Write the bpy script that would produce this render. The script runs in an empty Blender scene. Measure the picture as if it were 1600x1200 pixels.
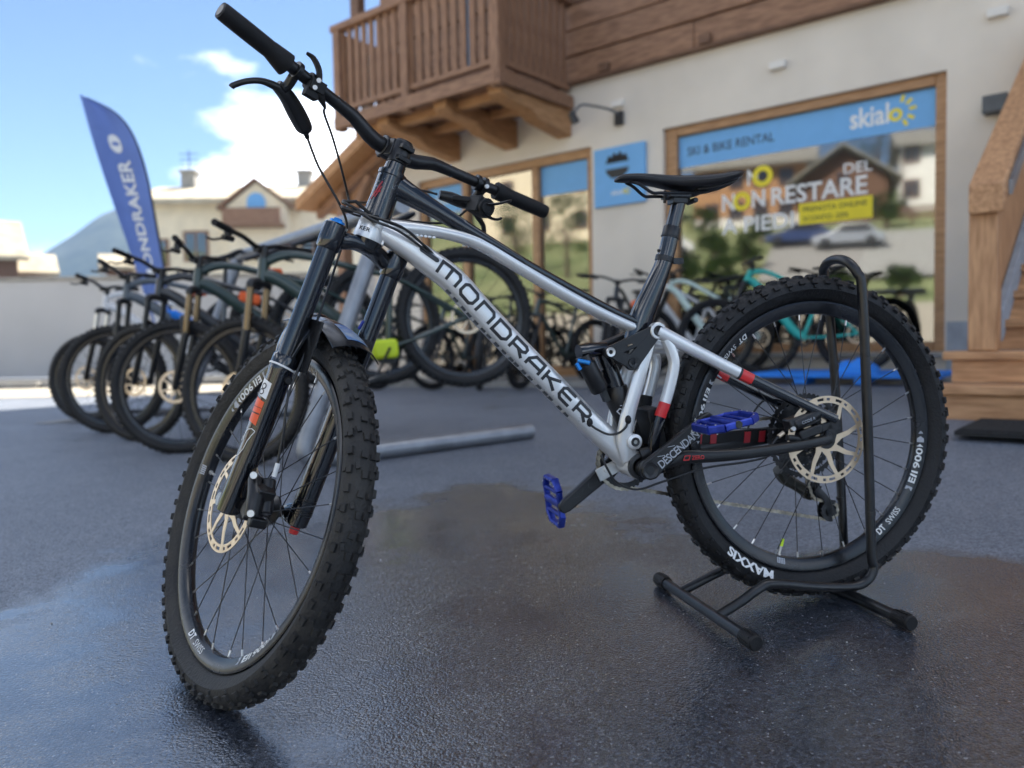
import bpy, math, random
from mathutils import Vector, Matrix, noise as mnoise
from math import sin, cos, pi, radians, sqrt, atan2, tanh, hypot
random.seed(11)
SC = bpy.context.scene
COL = SC.collection

# ------------------------------------------------------------------ camera
cd = bpy.data.cameras.new('camera')
cam = bpy.data.objects.new('camera', cd); COL.objects.link(cam); SC.camera = cam
PITCH, ROLL, CAMH = radians(2.916), radians(1.04), 0.837
_r, _u, _f = Vector((1, 0, 0)), Vector((0, sin(PITCH), cos(PITCH))), Vector((0, cos(PITCH), -sin(PITCH)))
cx = _r*cos(ROLL) - _u*sin(ROLL); cy = _r*sin(ROLL) + _u*cos(ROLL)
cam.matrix_world = Matrix(((cx.x, cy.x, -_f.x, 0), (cx.y, cy.y, -_f.y, 0), (cx.z, cy.z, -_f.z, CAMH), (0, 0, 0, 1)))
cd.sensor_width = 36.0; cd.lens = 27.97; cd.clip_start = 0.05; cd.clip_end = 6000
cd.dof.use_dof = True; cd.dof.focus_distance = 1.58; cd.dof.aperture_fstop = 2.4

# ------------------------------------------------------------------ sky, sun, exposure
SUN_AZ = Vector((0.46, 0.89)).normalized(); SUN_EL = radians(43)
w = bpy.data.worlds.new('World'); SC.world = w; w.use_nodes = True
nt = w.node_tree; N = nt.nodes; L = nt.links
for n in list(N): N.remove(n)
out = N.new('ShaderNodeOutputWorld'); bg = N.new('ShaderNodeBackground'); sky = N.new('ShaderNodeTexSky')
sky.sky_type = 'NISHITA'; sky.sun_disc = False; sky.sun_elevation = SUN_EL
sky.sun_rotation = atan2(SUN_AZ.x, SUN_AZ.y); sky.altitude = 1400; sky.air_density = 0.85; sky.dust_density = 0.0; sky.ozone_density = 2.5
tc = N.new('ShaderNodeTexCoord'); mp = N.new('ShaderNodeMapping'); mp.inputs['Scale'].default_value = (1, 1, 2.3)
mp.inputs['Location'].default_value = (3.313, 2.837, -3.389)
nz = N.new('ShaderNodeTexNoise'); nz.inputs['Scale'].default_value = 2.4; nz.inputs['Detail'].default_value = 7; nz.inputs['Roughness'].default_value = 0.55
cr = N.new('ShaderNodeValToRGB'); cr.color_ramp.elements[0].position = 0.52; cr.color_ramp.elements[1].position = 0.70
mx = N.new('ShaderNodeMix'); mx.data_type = 'RGBA'; mx.inputs['B'].default_value = (26.0, 26.0, 26.5, 1)
L.new(tc.outputs['Generated'], mp.inputs['Vector']); L.new(mp.outputs['Vector'], nz.inputs['Vector'])
L.new(nz.outputs['Fac'], cr.inputs['Fac']); L.new(cr.outputs['Color'], mx.inputs['Factor'])
L.new(sky.outputs['Color'], mx.inputs['A']); L.new(mx.outputs['Result'], bg.inputs['Color'])
bg.inputs['Strength'].default_value = 0.0500
L.new(bg.outputs['Background'], out.inputs['Surface'])
sd = bpy.data.lights.new('sun', 'SUN'); sd.energy = 5.0; sd.angle = radians(0.53); sd.color = (1.0, 0.94, 0.84)
sun = bpy.data.objects.new('sun', sd); COL.objects.link(sun)
sun.rotation_mode = 'QUATERNION'
sun.rotation_quaternion = Vector((SUN_AZ.x*cos(SUN_EL), SUN_AZ.y*cos(SUN_EL), sin(SUN_EL))).to_track_quat('Z', 'Y')
VS = SC.view_settings; VS.view_transform = 'Standard'; VS.look = 'None'; VS.exposure = 1.98; VS.gamma = 1.0; VS.use_curve_mapping = False

# ------------------------------------------------------------------ materials
def pset(b, **k):
    for a, v in k.items(): b.inputs[a.replace('_', ' ')].default_value = v
def mat(name, col, rough=0.5, metal=0.0, var=0.0, vscale=8.0, bump=0.0, bscale=60.0, coat=0.0, spec=0.5, rvar=0.0, stretch=None, col2=None):
    m = bpy.data.materials.new(name); m.use_nodes = True
    t = m.node_tree; b = t.nodes['Principled BSDF']
    b.inputs['Base Color'].default_value = (*col, 1); b.inputs['Roughness'].default_value = rough
    b.inputs['Metallic'].default_value = metal; b.inputs['Specular IOR Level'].default_value = spec
    if coat: b.inputs['Coat Weight'].default_value = coat; b.inputs['Coat Roughness'].default_value = 0.06
    co = t.nodes.new('ShaderNodeTexCoord'); vec = co.outputs['Object']
    if stretch:
        g = t.nodes.new('ShaderNodeMapping'); g.inputs['Scale'].default_value = stretch
        t.links.new(vec, g.inputs['Vector']); vec = g.outputs['Vector']
    if var or col2:
        n = t.nodes.new('ShaderNodeTexNoise'); n.inputs['Scale'].default_value = vscale; n.inputs['Detail'].default_value = 6
        t.links.new(vec, n.inputs['Vector'])
        r = t.nodes.new('ShaderNodeValToRGB')
        c2 = col2 if col2 else tuple(c*(1+var) for c in col); c1 = col if col2 else tuple(c*(1-var) for c in col)
        r.color_ramp.elements[0].position = 0.33; r.color_ramp.elements[1].position = 0.67
        r.color_ramp.elements[0].color = (*c1, 1); r.color_ramp.elements[1].color = (*c2, 1)
        t.links.new(n.outputs['Fac'], r.inputs['Fac']); t.links.new(r.outputs['Color'], b.inputs['Base Color'])
        if rvar:
            q = t.nodes.new('ShaderNodeMapRange'); q.inputs['To Min'].default_value = rough-rvar; q.inputs['To Max'].default_value = rough+rvar
            t.links.new(n.outputs['Fac'], q.inputs['Value']); t.links.new(q.outputs['Result'], b.inputs['Roughness'])
    if bump:
        n2 = t.nodes.new('ShaderNodeTexNoise'); n2.inputs['Scale'].default_value = bscale; n2.inputs['Detail'].default_value = 4
        t.links.new(vec, n2.inputs['Vector'])
        bp = t.nodes.new('ShaderNodeBump'); bp.inputs['Strength'].default_value = bump; bp.inputs['Distance'].default_value = 0.01
        t.links.new(n2.outputs['Fac'], bp.inputs['Height']); t.links.new(bp.outputs['Normal'], b.inputs['Normal'])
    return m
M = {}
M['tyre'] = mat('tyre_rubber', (0.011, 0.011, 0.012), 0.55, spec=0.35, var=0.5, vscale=14, bump=0.25, bscale=180, rvar=0.16)
M['tyre_dusty'] = mat('dusty_tyre_rubber', (0.012, 0.012, 0.013), 0.6, vscale=11, bump=0.3, bscale=160, rvar=0.12, spec=0.35, col2=(0.034, 0.032, 0.029))
M['gloss_black'] = mat('gloss_black_paint', (0.005, 0.006, 0.009), 0.14, coat=0.6, var=0.3, vscale=30)
M['satin_black'] = mat('satin_black', (0.008, 0.008, 0.009), 0.36, var=0.4, vscale=25, bump=0.05, bscale=300)
M['matte_black'] = mat('matte_black', (0.008, 0.008, 0.009), 0.55, spec=0.35, var=0.3, vscale=40, bump=0.12, bscale=400)
M['rim_black'] = mat('rim_black', (0.009, 0.010, 0.013), 0.25, var=0.45, vscale=16, rvar=0.08)
M['silver'] = mat('silver_paint', (0.70, 0.70, 0.69), 0.30, metal=0.50, var=0.05, vscale=14, coat=0.35, bump=0.02, bscale=500)
M['raw_steel'] = mat('raw_steel', (0.60, 0.58, 0.55), 0.3, metal=0.95, var=0.12, vscale=30)
M['rotor'] = mat('rotor_steel', (0.72, 0.57, 0.40), 0.38, metal=0.55, var=0.06, vscale=30)
M['chain'] = mat('chain_steel', (0.38, 0.34, 0.27), 0.4, metal=0.9, var=0.4, vscale=60)
M['dark_steel'] = mat('dark_steel', (0.045, 0.045, 0.047), 0.36, metal=0.8, var=0.4, vscale=40)
M['olive_black'] = mat('dusty_black_metal', (0.035, 0.035, 0.028), 0.42, var=0.5, vscale=30)
M['red'] = mat('red_decal', (0.62, 0.03, 0.03), 0.3, var=0.06)
M['dark_red'] = mat('dark_red_decal', (0.33, 0.02, 0.03), 0.35, var=0.1)
M['orange'] = mat('orange_decal', (0.80, 0.10, 0.025), 0.35, var=0.06)
M['white'] = mat('white_print', (0.78, 0.78, 0.77), 0.45, var=0.05)
M['grey_print'] = mat('grey_print', (0.40, 0.42, 0.46), 0.45, var=0.1)
M['black_print'] = mat('black_print', (0.016, 0.016, 0.018), 0.35, var=0.1)
M['blue_alloy'] = mat('blue_anodised', (0.012, 0.028, 0.26), 0.36, metal=0.5, vscale=55, col2=(0.035, 0.070, 0.46))
M['bright_blue'] = mat('bright_blue_alloy', (0.02, 0.22, 0.62), 0.25, metal=0.5, var=0.1)
M['lime'] = mat('lime_cap', (0.62, 0.85, 0.03), 0.4, var=0.06)
M['rubber_grip'] = mat('grip_rubber', (0.007, 0.007, 0.008), 0.62, spec=0.35, var=0.3, vscale=60, bump=0.2, bscale=500)
M['saddle'] = mat('saddle_cover', (0.007, 0.007, 0.009), 0.40, var=0.25, vscale=50, bump=0.06, bscale=500)
M['hose'] = mat('cable_housing', (0.012, 0.012, 0.013), 0.35, var=0.2)
M['stand'] = mat('stand_paint', (0.009, 0.010, 0.012), 0.28, var=0.45, vscale=35, bump=0.08, bscale=200)
M['fender'] = mat('mudguard_plastic', (0.009, 0.0095, 0.011), 0.25, var=0.4, vscale=12)
M['fender_dec'] = mat('mudguard_sticker', (0.05, 0.17, 0.42), 0.25, vscale=45, col2=(0.30, 0.36, 0.42))

# ------------------------------------------------------------------ mesh builder
class MB:
    def __init__(s): s.v = []; s.f = []; s.mi = []; s.cur = 0
    def add(s, vs, fs):
        o = len(s.v); s.v += [Vector(q) for q in vs]; s.f += [tuple(i+o for i in f) for f in fs]; s.mi += [s.cur]*len(fs)
    def tube(s, pts, r, n=12, ry=None, up=None, caps=True, sq=0.0, closed=False):
        """swept tube; with `up` given r is the half size along up and ry across it; sq>0 squares the section"""
        P = [Vector(p) for p in pts]; k = len(P)
        R = list(r) if isinstance(r, (list, tuple)) else [r]*k
        Q = R if ry is None else (list(ry) if isinstance(ry, (list, tuple)) else [ry]*k)
        T = []
        for i in range(k):
            if closed: t = P[(i+1) % k]-P[i-1]
            else: t = P[min(i+1, k-1)]-P[max(i-1, 0)]
            T.append(t.normalized())
        if up is None:
            a = Vector((0, 0, 1)) if abs(T[0].z) < 0.9 else Vector((0, 1, 0))
            b = T[0].cross(a).normalized()
        vs = []
        for i in range(k):
            if up is not None:
                b = T[i].cross(Vector(up)); b = b.normalized() if b.length > 1e-6 else Vector((1, 0, 0)); a = b.cross(T[i]).normalized()
            else:
                b = (b-T[i]*b.dot(T[i])).normalized(); a = b.cross(T[i])
            for j in range(n):
                t = 2*pi*j/n; c, d = cos(t), sin(t)
                if sq:
                    m = 1/max(1e-6, (abs(c)**(2+sq)+abs(d)**(2+sq))**(1/(2+sq))); c *= m; d *= m
                vs.append(P[i]+b*(c*(Q[i] if up is not None else R[i]))+a*(d*(R[i] if up is not None else Q[i])))
        fs = []
        for i in range(k if closed else k-1):
            i2 = (i+1) % k
            for j in range(n):
                fs.append((i*n+j, i*n+(j+1) % n, i2*n+(j+1) % n, i2*n+j))
        if caps and not closed: fs += [tuple(range(n-1, -1, -1)), tuple((k-1)*n+j for j in range(n))]
        s.add(vs, fs)
    def box(s, c, size, X=None, Y=None, Z=None, taper=1.0):
        c = Vector(c); X = Vector(X or (1, 0, 0)); Y = Vector(Y or (0, 1, 0)); Z = Vector(Z) if Z is not None else X.cross(Y)
        a, b, d = [q/2 for q in size]; vs = []
        for z in (-1, 1):
            k = taper if z > 0 else 1.0
            for x, y in ((-1, -1), (1, -1), (1, 1), (-1, 1)): vs.append(c+X*(a*x*k)+Y*(b*y*k)+Z*(d*z))
        s.add(vs, [(3, 2, 1, 0), (4, 5, 6, 7), (0, 1, 5, 4), (1, 2, 6, 5), (2, 3, 7, 6), (3, 0, 4, 7)])
    def bb(s, x0, x1, y0, y1, z0, z1): s.box(((x0+x1)/2, (y0+y1)/2, (z0+z1)/2), (x1-x0, y1-y0, z1-z0))
    def prism(s, poly, o, X, Y, d0, d1):
        o = Vector(o); X = Vector(X); Y = Vector(Y); W = X.cross(Y); n = len(poly)
        vs = [o+X*p[0]+Y*p[1]+W*d0 for p in poly]+[o+X*p[0]+Y*p[1]+W*d1 for p in poly]
        fs = [tuple(range(n-1, -1, -1)), tuple(range(n, 2*n))]+[(i, (i+1) % n, (i+1) % n+n, i+n) for i in range(n)]
        s.add(vs, fs)
    def lathe(s, prof, o, axis, n=24, closed=False, ang0=0.0, ang1=2*pi):
        o = Vector(o); A = Vector(axis).normalized(); h = Vector((1, 0, 0)) if abs(A.x) < 0.8 else Vector((0, 0, 1))
        X = A.cross(h).normalized(); Y = A.cross(X); k = len(prof); vs = []
        full = abs(ang1-ang0-2*pi) < 1e-6; m = n if full else n+1
        for j in range(m):
            t = ang0+(ang1-ang0)*j/n
            for r, z in prof: vs.append(o+A*z+X*(r*cos(t))+Y*(r*sin(t)))
        fs = []
        for j in range(n):
            j2 = (j+1) % m
            for i in range(k if closed else k-1):
                i2 = (i+1) % k; fs.append((j*k+i, j*k+i2, j2*k+i2, j2*k+i))
        if not closed and full:
            if prof[0][0] > 1e-6: fs.append(tuple(j*k for j in range(n)))
            if prof[-1][0] > 1e-6: fs.append(tuple(j*k+k-1 for j in range(n-1, -1, -1)))
        s.add(vs, fs)
    def cyl(s, a, b, r, n=16, r2=None):
        s.tube([a, b], [r, r if r2 is None else r2], n)
    def ball(s, c, r, n=10, sc=(1, 1, 1)):
        k = n//2; prof = [(r*sin(pi*i/k), -r*cos(pi*i/k)) for i in range(k+1)]
        o = len(s.v); s.lathe(prof, (0, 0, 0), (0, 0, 1), n)
        for i in range(o, len(s.v)): q = s.v[i]; s.v[i] = Vector((c[0]+q.x*sc[0], c[1]+q.y*sc[1], c[2]+q.z*sc[2]))
    def mesh(s, name, mats, tf=None, smooth=32):
        me = bpy.data.meshes.new(name)
        vs = [tf(q) for q in s.v] if tf else s.v
        me.from_pydata([tuple(q) for q in vs], [], s.f)
        if not isinstance(mats, (list, tuple)): mats = [mats]
        for m in mats: me.materials.append(m)
        if len(mats) > 1: me.polygons.foreach_set('material_index', s.mi)
        import bmesh
        bm = bmesh.new(); bm.from_mesh(me); bmesh.ops.recalc_face_normals(bm, faces=bm.faces); bm.to_mesh(me); bm.free()
        if smooth:
            me.polygons.foreach_set('use_smooth', [True]*len(me.polygons)); me.set_sharp_from_angle(angle=radians(smooth))
        me.update(); return me
    def build(s, name, mats, parent=None, tf=None, smooth=32, bevel=0.0):
        o = bpy.data.objects.new(name, s.mesh(name, mats, tf, smooth)); COL.objects.link(o)
        if parent is not None: o.parent = parent
        if bevel:
            b = o.modifiers.new('bevel', 'BEVEL'); b.width = bevel; b.segments = 2; b.limit_method = 'ANGLE'; b.angle_limit = radians(40)
        return o
def tag(o, label=None, cat=None, group=None, kind=None):
    if label: o['label'] = label
    if cat: o['category'] = cat
    if group: o['group'] = group
    if kind: o['kind'] = kind
    return o
def empty(name, loc, rz=0.0, label=None, cat=None, group=None):
    o = bpy.data.objects.new(name, None); COL.objects.link(o); o.location = loc; o.rotation_euler = (0, 0, rz); o.empty_display_size = 0.2
    return tag(o, label, cat, group)
def inst(name, me, parent, loc=(0, 0, 0), rot=None):
    o = bpy.data.objects.new(name, me); COL.objects.link(o); o.parent = parent; o.location = loc
    if rot is not None: o.rotation_euler = rot
    return o
_font = None
def text_polys(txt, spacing=1.0, bold=0.0, res=3):
    """flat outline mesh of default-font text: (verts, faces), height of capitals about 0.7"""
    c = bpy.data.curves.new('t', 'FONT'); c.body = txt; c.size = 1.0; c.resolution_u = res; c.space_character = spacing; c.offset = bold
    o = bpy.data.objects.new('t', c); COL.objects.link(o)
    bpy.context.view_layer.update()
    me = o.to_mesh(); vs = [Vector(v.co) for v in me.vertices]; fs = [tuple(p.vertices) for p in me.polygons]
    o.to_mesh_clear(); bpy.data.objects.remove(o); bpy.data.curves.remove(c)
    return vs, fs
def text_mb(txt, height, fn, spacing=1.0, bold=0.0, width=None, align=0.5, mb=None, shear=0.0):
    """map flat text of cap height `height` through fn(x, y) -> Vector (x centred by align)"""
    vs, fs = text_polys(txt, spacing, bold)
    x0 = min(v.x for v in vs); x1 = max(v.x for v in vs); k = height/0.70; kx = k if width is None else width/(x1-x0)
    mb = mb or MB()
    mb.add([fn(((v.x-x0)-(x1-x0)*align)*kx+shear*v.y*k, v.y*k) for v in vs], fs)
    return mb
def strokes(mb, lines, t, fn):
    """polylines as flat ribbons with mitred joints, mapped through fn(x, y)"""
    for pts in lines:
        closed = pts[0] == pts[-1] and len(pts) > 2
        P = [Vector((p[0], p[1])) for p in (pts[:-1] if closed else pts)]; k = len(P); vs = []
        for i in range(k):
            if closed: a, b = P[i]-P[i-1], P[(i+1) % k]-P[i]
            else: a = P[i]-P[i-1] if i else P[1]-P[0]; b = P[i+1]-P[i] if i < k-1 else a
            a.normalize(); b.normalize(); na = Vector((-a.y, a.x)); nb = Vector((-b.y, b.x)); m = (na+nb)
            m = m.normalized() if m.length > 1e-6 else na; d = t/2/max(0.35, m.dot(na))
            vs += [P[i]+m*d, P[i]-m*d]
        fs = [(2*i, 2*i+1, (2*i+3) % (2*k), (2*i+2) % (2*k)) for i in range(k if closed else k-1)]
        mb.add([fn(q.x, q.y) for q in vs], fs)
def lerp(a, b, t): return a+(b-a)*t
def spline(pts, k=6):
    P = [Vector(p) for p in pts]; out = []
    for i in range(len(P)-1):
        p0 = P[max(i-1, 0)]; p1 = P[i]; p2 = P[i+1]; p3 = P[min(i+2, len(P)-1)]
        for j in range(k):
            t = j/k; out.append(0.5*((2*p1)+(p2-p0)*t+(2*p0-5*p1+4*p2-p3)*t*t+(3*p1-p0-3*p2+p3)*t**3))
    out.append(P[-1]); return out
def rspl(vals, k=6): return [q.x for q in spline([(v, 0, 0) for v in vals], k)]

# ------------------------------------------------------------------ lie of the land
_G = [(-60, 0.10), (0.0, 0.135), (1.5, 0.180), (1.86, 0.196), (3.0, 0.26), (4.2, 0.315), (6.5, 0.36), (10, 0.375), (60, 0.40), (4000, 0.40)]
def _g(y):
    for (a, p), (b, q) in zip(_G, _G[1:]):
        if y <= b: return p+(q-p)*max(0, (y-a)/(b-a))
    return _G[-1][1]
def gh(x, y):
    k = max(0, min(1, (x-1.0)/1.3))*max(0, min(1, (y-2.4)/1.2))
    return sum(_g(y+d) for d in (-0.3, 0, 0.3))/3 + 0.08*tanh(x/2.5) + 0.05*k*k*(3-2*k)
HAZE = True
# ================================================================== the mountain bike in front
BM = Matrix(((-0.9684403, 0.2492251, -0.0031904), (-0.2491987, -0.9684272, -0.0069815), (-0.0048296, -0.0059661, 0.9999705)))
BORG = Vector((0.6984691, 1.8606362, 0.6058462)); BO = Vector((0.55, 0, -0.378))
bike = empty('mountain_bike', (0, 0, 0), 0, 'silver and black full-suspension mountain bike with blue pedals, held upright in a black floor stand', 'bicycle')
bike.matrix_world = Matrix.Translation(BORG+BM@BO) @ BM.to_4x4()
def P3(x, y, z): return Vector((x, y, z))-BO
def TL(q): return Vector(q)-BO
_hta, _st = 1.1875245, -1.1263446
AX = Vector((-cos(_hta), 0, sin(_hta))); _fx = Vector((sin(_hta), 0, cos(_hta)))
FX = _fx*cos(_st)+Vector((0, sin(_st), 0)); FY = -_fx*sin(_st)+Vector((0, cos(_st), 0)); FB = Vector((1.0124967, 0, 0.4460654))
def K(a, b, e): return FB+FX*a+FY*b+AX*e-BO
def KT(q): return K(q[0], q[1], q[2])
A2C, OFF, LEG, WR = 0.5754, 0.0361, 0.0745, 0.3777

RIMP = [(0.3165, 0.0165), (0.3130, 0.0180), (0.3040, 0.0174), (0.2890, 0.0095), (0.2868, 0.004), (0.2868, -0.004), (0.2890, -0.0095), (0.3040, -0.0174), (0.3130, -0.0180), (0.3165, -0.0165), (0.308, -0.012), (0.308, 0.012)]
def rimside(r): return lerp(0.0095, 0.0174, max(0, min(1.1, (r-0.2890)/0.015)))+0.0006
def pol(r, th, y): return Vector((-r*cos(th), y, r*sin(th)))
def make_tyre(tf, parent, m, name='tyre', letters=None):
    mb = MB(); Rc, rs = 0.3435, 0.0300
    n, k = 136, 20
    prof = []
    for j in range(k):
        t = 2*pi*j/k; c, d = cos(t), sin(t)
        r = Rc+rs*c*(1.0 if c > 0 else 1.02); y = rs*1.02*d*(1.0 if c > -0.3 else 0.86)
        if c < -0.75: y *= 0.9
        prof.append((r, y))
    mb.lathe(prof, (0, 0, 0), (0, 1, 0), n, closed=True)
    rnd = random.Random(5); NK = 68
    def knob(th, ph, sl, sw, h, tap=0.86, tw=0.0):
        c = pol(Rc+rs*cos(ph), th, rs*1.02*sin(ph)); er = pol(1, th, 0); ey = Vector((0, 1, 0)); et = pol(1, th+pi/2, 0)
        nrm = (er*cos(ph)+ey*sin(ph)).normalized(); ex = (ey*cos(ph)-er*sin(ph)).normalized()
        a = et*cos(tw)+ex*sin(tw); b = nrm.cross(a)
        h = h*rnd.uniform(1.16, 1.36); mb.box(c+nrm*(h/2-0.0006), (sl, sw, h), a, b, nrm, tap)
    for i in range(NK):
        th = 2*pi*i/NK; d = 2*pi/NK
        for s in (-1, 1):
            if i % 2:
                knob(th, s*0.21, 0.0150, 0.0098, 0.0042, tw=s*0.12); knob(th+d*0.42, s*0.60, 0.0135, 0.0085, 0.0044, tw=s*0.22)
            else:
                knob(th, s*0.27, 0.0120, 0.0125, 0.0042, tw=-s*0.10)
            knob(th+d*0.25, s*1.04, 0.0155, 0.0105, 0.0048, 0.82)
            if i % 2: knob(th+d*0.25, s*1.36, 0.0085, 0.0085, 0.0028, 0.7)
    o = mb.build(name, m, parent, tf, smooth=28)
    return o
def make_wheel(tf, name, label, front, e_ang, d_ang, v_ang, tyre_m):
    mb = MB(); mb.lathe(RIMP, (0, 0, 0), (0, 1, 0), 112, closed=True)
    rim = mb.build(name, M['rim_black'], bike, tf, smooth=24); tag(rim, label)
    make_tyre(tf, rim, tyre_m)
    hw = 0.050 if front else 0.060
    hb = MB(); hb.lathe([(0.010, -hw), (0.012, -hw), (0.014, -0.040), (0.030, -0.033), (0.030, -0.029), (0.019, -0.022), (0.0165, 0), (0.019, 0.022), (0.030, 0.029), (0.030, 0.033), (0.022, 0.038), (0.022, 0.049), (0.013, 0.050), (0.013, hw), (0.008, hw)], (0, 0, 0), (0, 1, 0), 24)
    hb.build('hub', M['satin_black'], rim, tf)
    fl = 0.031
    for i in range(28):
        s = 1 if i % 2 else -1; lead = 1 if (i//2) % 2 else -1
        th = 2*pi*(i+0.5)/28; h = th+lead*radians(52)
        a = pol(0.0275, h, s*fl); b = pol(0.2875, th, s*0.0025); q = (b-a).normalized()
        sp = MB(); sp.tube([a, b-q*0.010], 0.00115, 5); sp.cur = 1; sp.tube([b-q*0.013, b-q*0.0005], 0.0021, 6)
        sp.build('spoke', [M['black_print'], M['raw_steel']], rim, tf)
    # brake rotor, left side
    ry = 0.0600 if not front else 0.0580; R = 0.100; mb = MB(); T = 0.0010
    def ann(r0, r1, a0=0.0, a1=2*pi, n=72): mb.lathe([(r0, ry-T), (r1, ry-T), (r1, ry+T), (r0, ry+T)], (0, 0, 0), (0, 1, 0), n, True, a0, a1)
    ann(0.0955, R); ann(0.0840, 0.0892)
    for i in range(24):
        a = 2*pi*i/24; ann(0.0890, 0.0957, a, a+2*pi/24*(0.62 if i % 2 else 0.30), 4)
    for i in range(8):
        a = 2*pi*i/8+0.3
        p = [pol(0.024, a-0.55, 0), pol(0.060, a-0.16, 0), pol(0.0850, a-0.02, 0), pol(0.0850, a+0.075, 0), pol(0.060, a+0.02, 0), pol(0.026, a+0.05, 0)]
        mb.prism([(q.x, q.z) for q in p], (0, ry, 0), (1, 0, 0), (0, 0, 1), -T*0.9, T*0.9)
    star = []
    for i in range(8):
        a = 2*pi*i/8+0.3; star += [pol(0.040, a-0.28, 0), pol(0.029, a+0.10, 0)]
    mb.prism([(q.x, q.z) for q in star], (0, ry, 0), (1, 0, 0), (0, 0, 1), -T*0.8, T*0.8)
    mb.build('brake_rotor', M['rotor'], rim, tf, smooth=20)
    lk = MB(); lk.lathe([(0.0, ry+0.004), (0.021, ry+0.004), (0.021, ry-0.006)], (0, 0, 0), (0, 1, 0), 20); lk.build('lock_ring', M['satin_black'], rim, tf)
    # printed rim graphics
    def ins(th0, r0):  # reads anticlockwise, tops to the hub
        return lambda x, y: pol(r0-y, th0+x/0.297, rimside(r0-y))
    wm = MB()
    for e in (e_ang, e_ang+180):
        t0 = radians(e); f = ins(t0, 0.3030)
        wm = MB(); text_mb('1900', 0.0125, ins(t0, 0.3030), 1.0, 0.02, width=0.062, mb=wm)
        vs = [f(-0.036, 0), f(-0.033, 0.013), f(-0.058, 0.013), f(-0.062, 0)]; 
        text_mb('E', 0.0125, ins(t0-0.058/0.297*0.85, 0.3030), 1.0, 0.03, width=0.013, mb=wm); wm.build('rim_lettering', M['white'], rim, tf, smooth=0)
    dm = MB()
    for e in (e_ang, e_ang+180):
        f = ins(radians(e), 0.3036)
        for q in ([(-0.036, 0.0), (-0.034, 0.0135), (-0.039, 0.0135), (-0.041, 0)], [(0.034, 0), (0.034, 0.0135), (0.041, 0.0068)]):
            dm = MB(); dm.add([f(*p) for p in q], [tuple(range(len(q)))]); dm.build('rim_mark', M['white'], rim, tf, smooth=0)
    for e in (e_ang, e_ang+180):
        f = ins(radians(e), 0.3036)
        for q in ([(-0.066, 0.0), (-0.066, 0.0135), (-0.076, 0.0135), (-0.070, 0.006), (-0.076, 0)], [(0.045, 0), (0.045, 0.0135), (0.054, 0.0135), (0.060, 0.0068), (0.054, 0)], [(0.066, 0.002), (0.066, 0.0115), (0.073, 0.0068)]):
            gm = MB(); gm.add([f(*p) for p in q], [tuple(range(len(q)))]); gm.build('rim_mark', M['grey_print'], rim, tf, smooth=0)
    f = ins(radians(v_ang), 0.3036)
    gm = MB()
    for j in range(5): gm.add([f(-0.011+0.0045*j, 0.0005), f(-0.008+0.0045*j, 0.0005), f(-0.008+0.0045*j, 0.0125), f(-0.011+0.0045*j, 0.0125)], [(0, 1, 2, 3)])
    gm.build('barcode_mark', M['grey_print'], rim, tf, smooth=0)
    for e in (d_ang, d_ang+180):
        t0 = radians(e)
        wm = MB(); text_mb('DT', 0.0125, ins(t0-0.034/0.297, 0.3030), 1.0, 0.03, width=0.024, mb=wm, shear=0.0)
        text_mb('SWISS', 0.0120, ins(t0+0.012/0.297, 0.3030), 1.0, 0.0, width=0.046, mb=wm); wm.build('rim_lettering', M['white'], rim, tf, smooth=0)
    va = radians(v_ang); vm = MB(); vm.cyl(pol(0.288, va, 0), pol(0.262, va, 0), 0.003, 8); vm.cyl(pol(0.2875, va, 0), pol(0.284, va, 0), 0.0052, 8); vm.build('valve', M['raw_steel'], rim, tf)
    if not front:
        vc = MB(); vc.cyl(pol(0.266, va, 0), pol(0.248, va, 0), 0.0042, 10, 0.0034); vc.build('valve_cap', M['lime'], rim, tf)
        ml = MB()
        text_mb('MAXXIS', 0.0185, lambda x, y: pol(0.3245+y, radians(238)-x/0.335, rs_y(0.3245+y)), 1.0, 0.035, width=0.138, mb=ml)
        ml.build('tyre_lettering', M['white'], rim, tf, smooth=0)
    else:
        ml = MB()
        for a0 in (186, 205, 168, 176):
            text_mb('MAXXIS', 0.0140, lambda x, y: pol(0.3260+y, radians(a0)-x/0.335, -rs_y(0.3260+y)), 1.0, 0.03, width=0.05, mb=ml)
    return rim
def rs_y(r):
    c = max(-1, min(1, (r-0.3435)/0.030)); return 0.0300*1.02*sqrt(1-c*c)*(1.0 if c > -0.3 else lerp(0.86, 1.0, max(0, (c+0.8)/0.5)))+0.0012

rear_w = make_wheel(lambda q: TL(q), 'wheel', 'rear wheel clamped in the black stand', False, -14, -45, -107, M['tyre'])
front_w = make_wheel(lambda q: K(q.x+OFF, q.y, q.z-A2C), 'wheel', 'dusty front wheel turned away from the camera', True, 138, 267, 182, M['tyre_dusty'])

# ---------------------------------------------------------------- frame
fm = MB()
dtp = spline([(1.002, 0, 0.470), (0.978, 0, 0.459), (0.934, 0, 0.434), (0.893, 0, 0.406), (0.841, 0, 0.366), (0.786, 0, 0.304), (0.719, 0, 0.232), (0.640, 0, 0.152), (0.557, 0, 0.066), (0.490, 0, 0.004), (0.462, 0, -0.026)], 5)
ndt = len(dtp)
dtr = rspl([0.0175, 0.0190, 0.0225, 0.0258, 0.0275, 0.0275, 0.027, 0.0265, 0.026, 0.027, 0.024], 5); dty = [0.0245]*ndt
fm.tube(dtp, dty, 24, dtr, up=(0, 1, 0), sq=0.9)
frame = fm.build('frame', M['silver'], bike, TL, smooth=40); tag(frame, 'silver and black frame lettered along the down tube')
def part(mb, name, m, parent=frame, tf=TL, smooth=36, bevel=0.0, label=None):
    o = mb.build(name, m, parent, tf, smooth, bevel)
    if label: o['label'] = label
    return o
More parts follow.
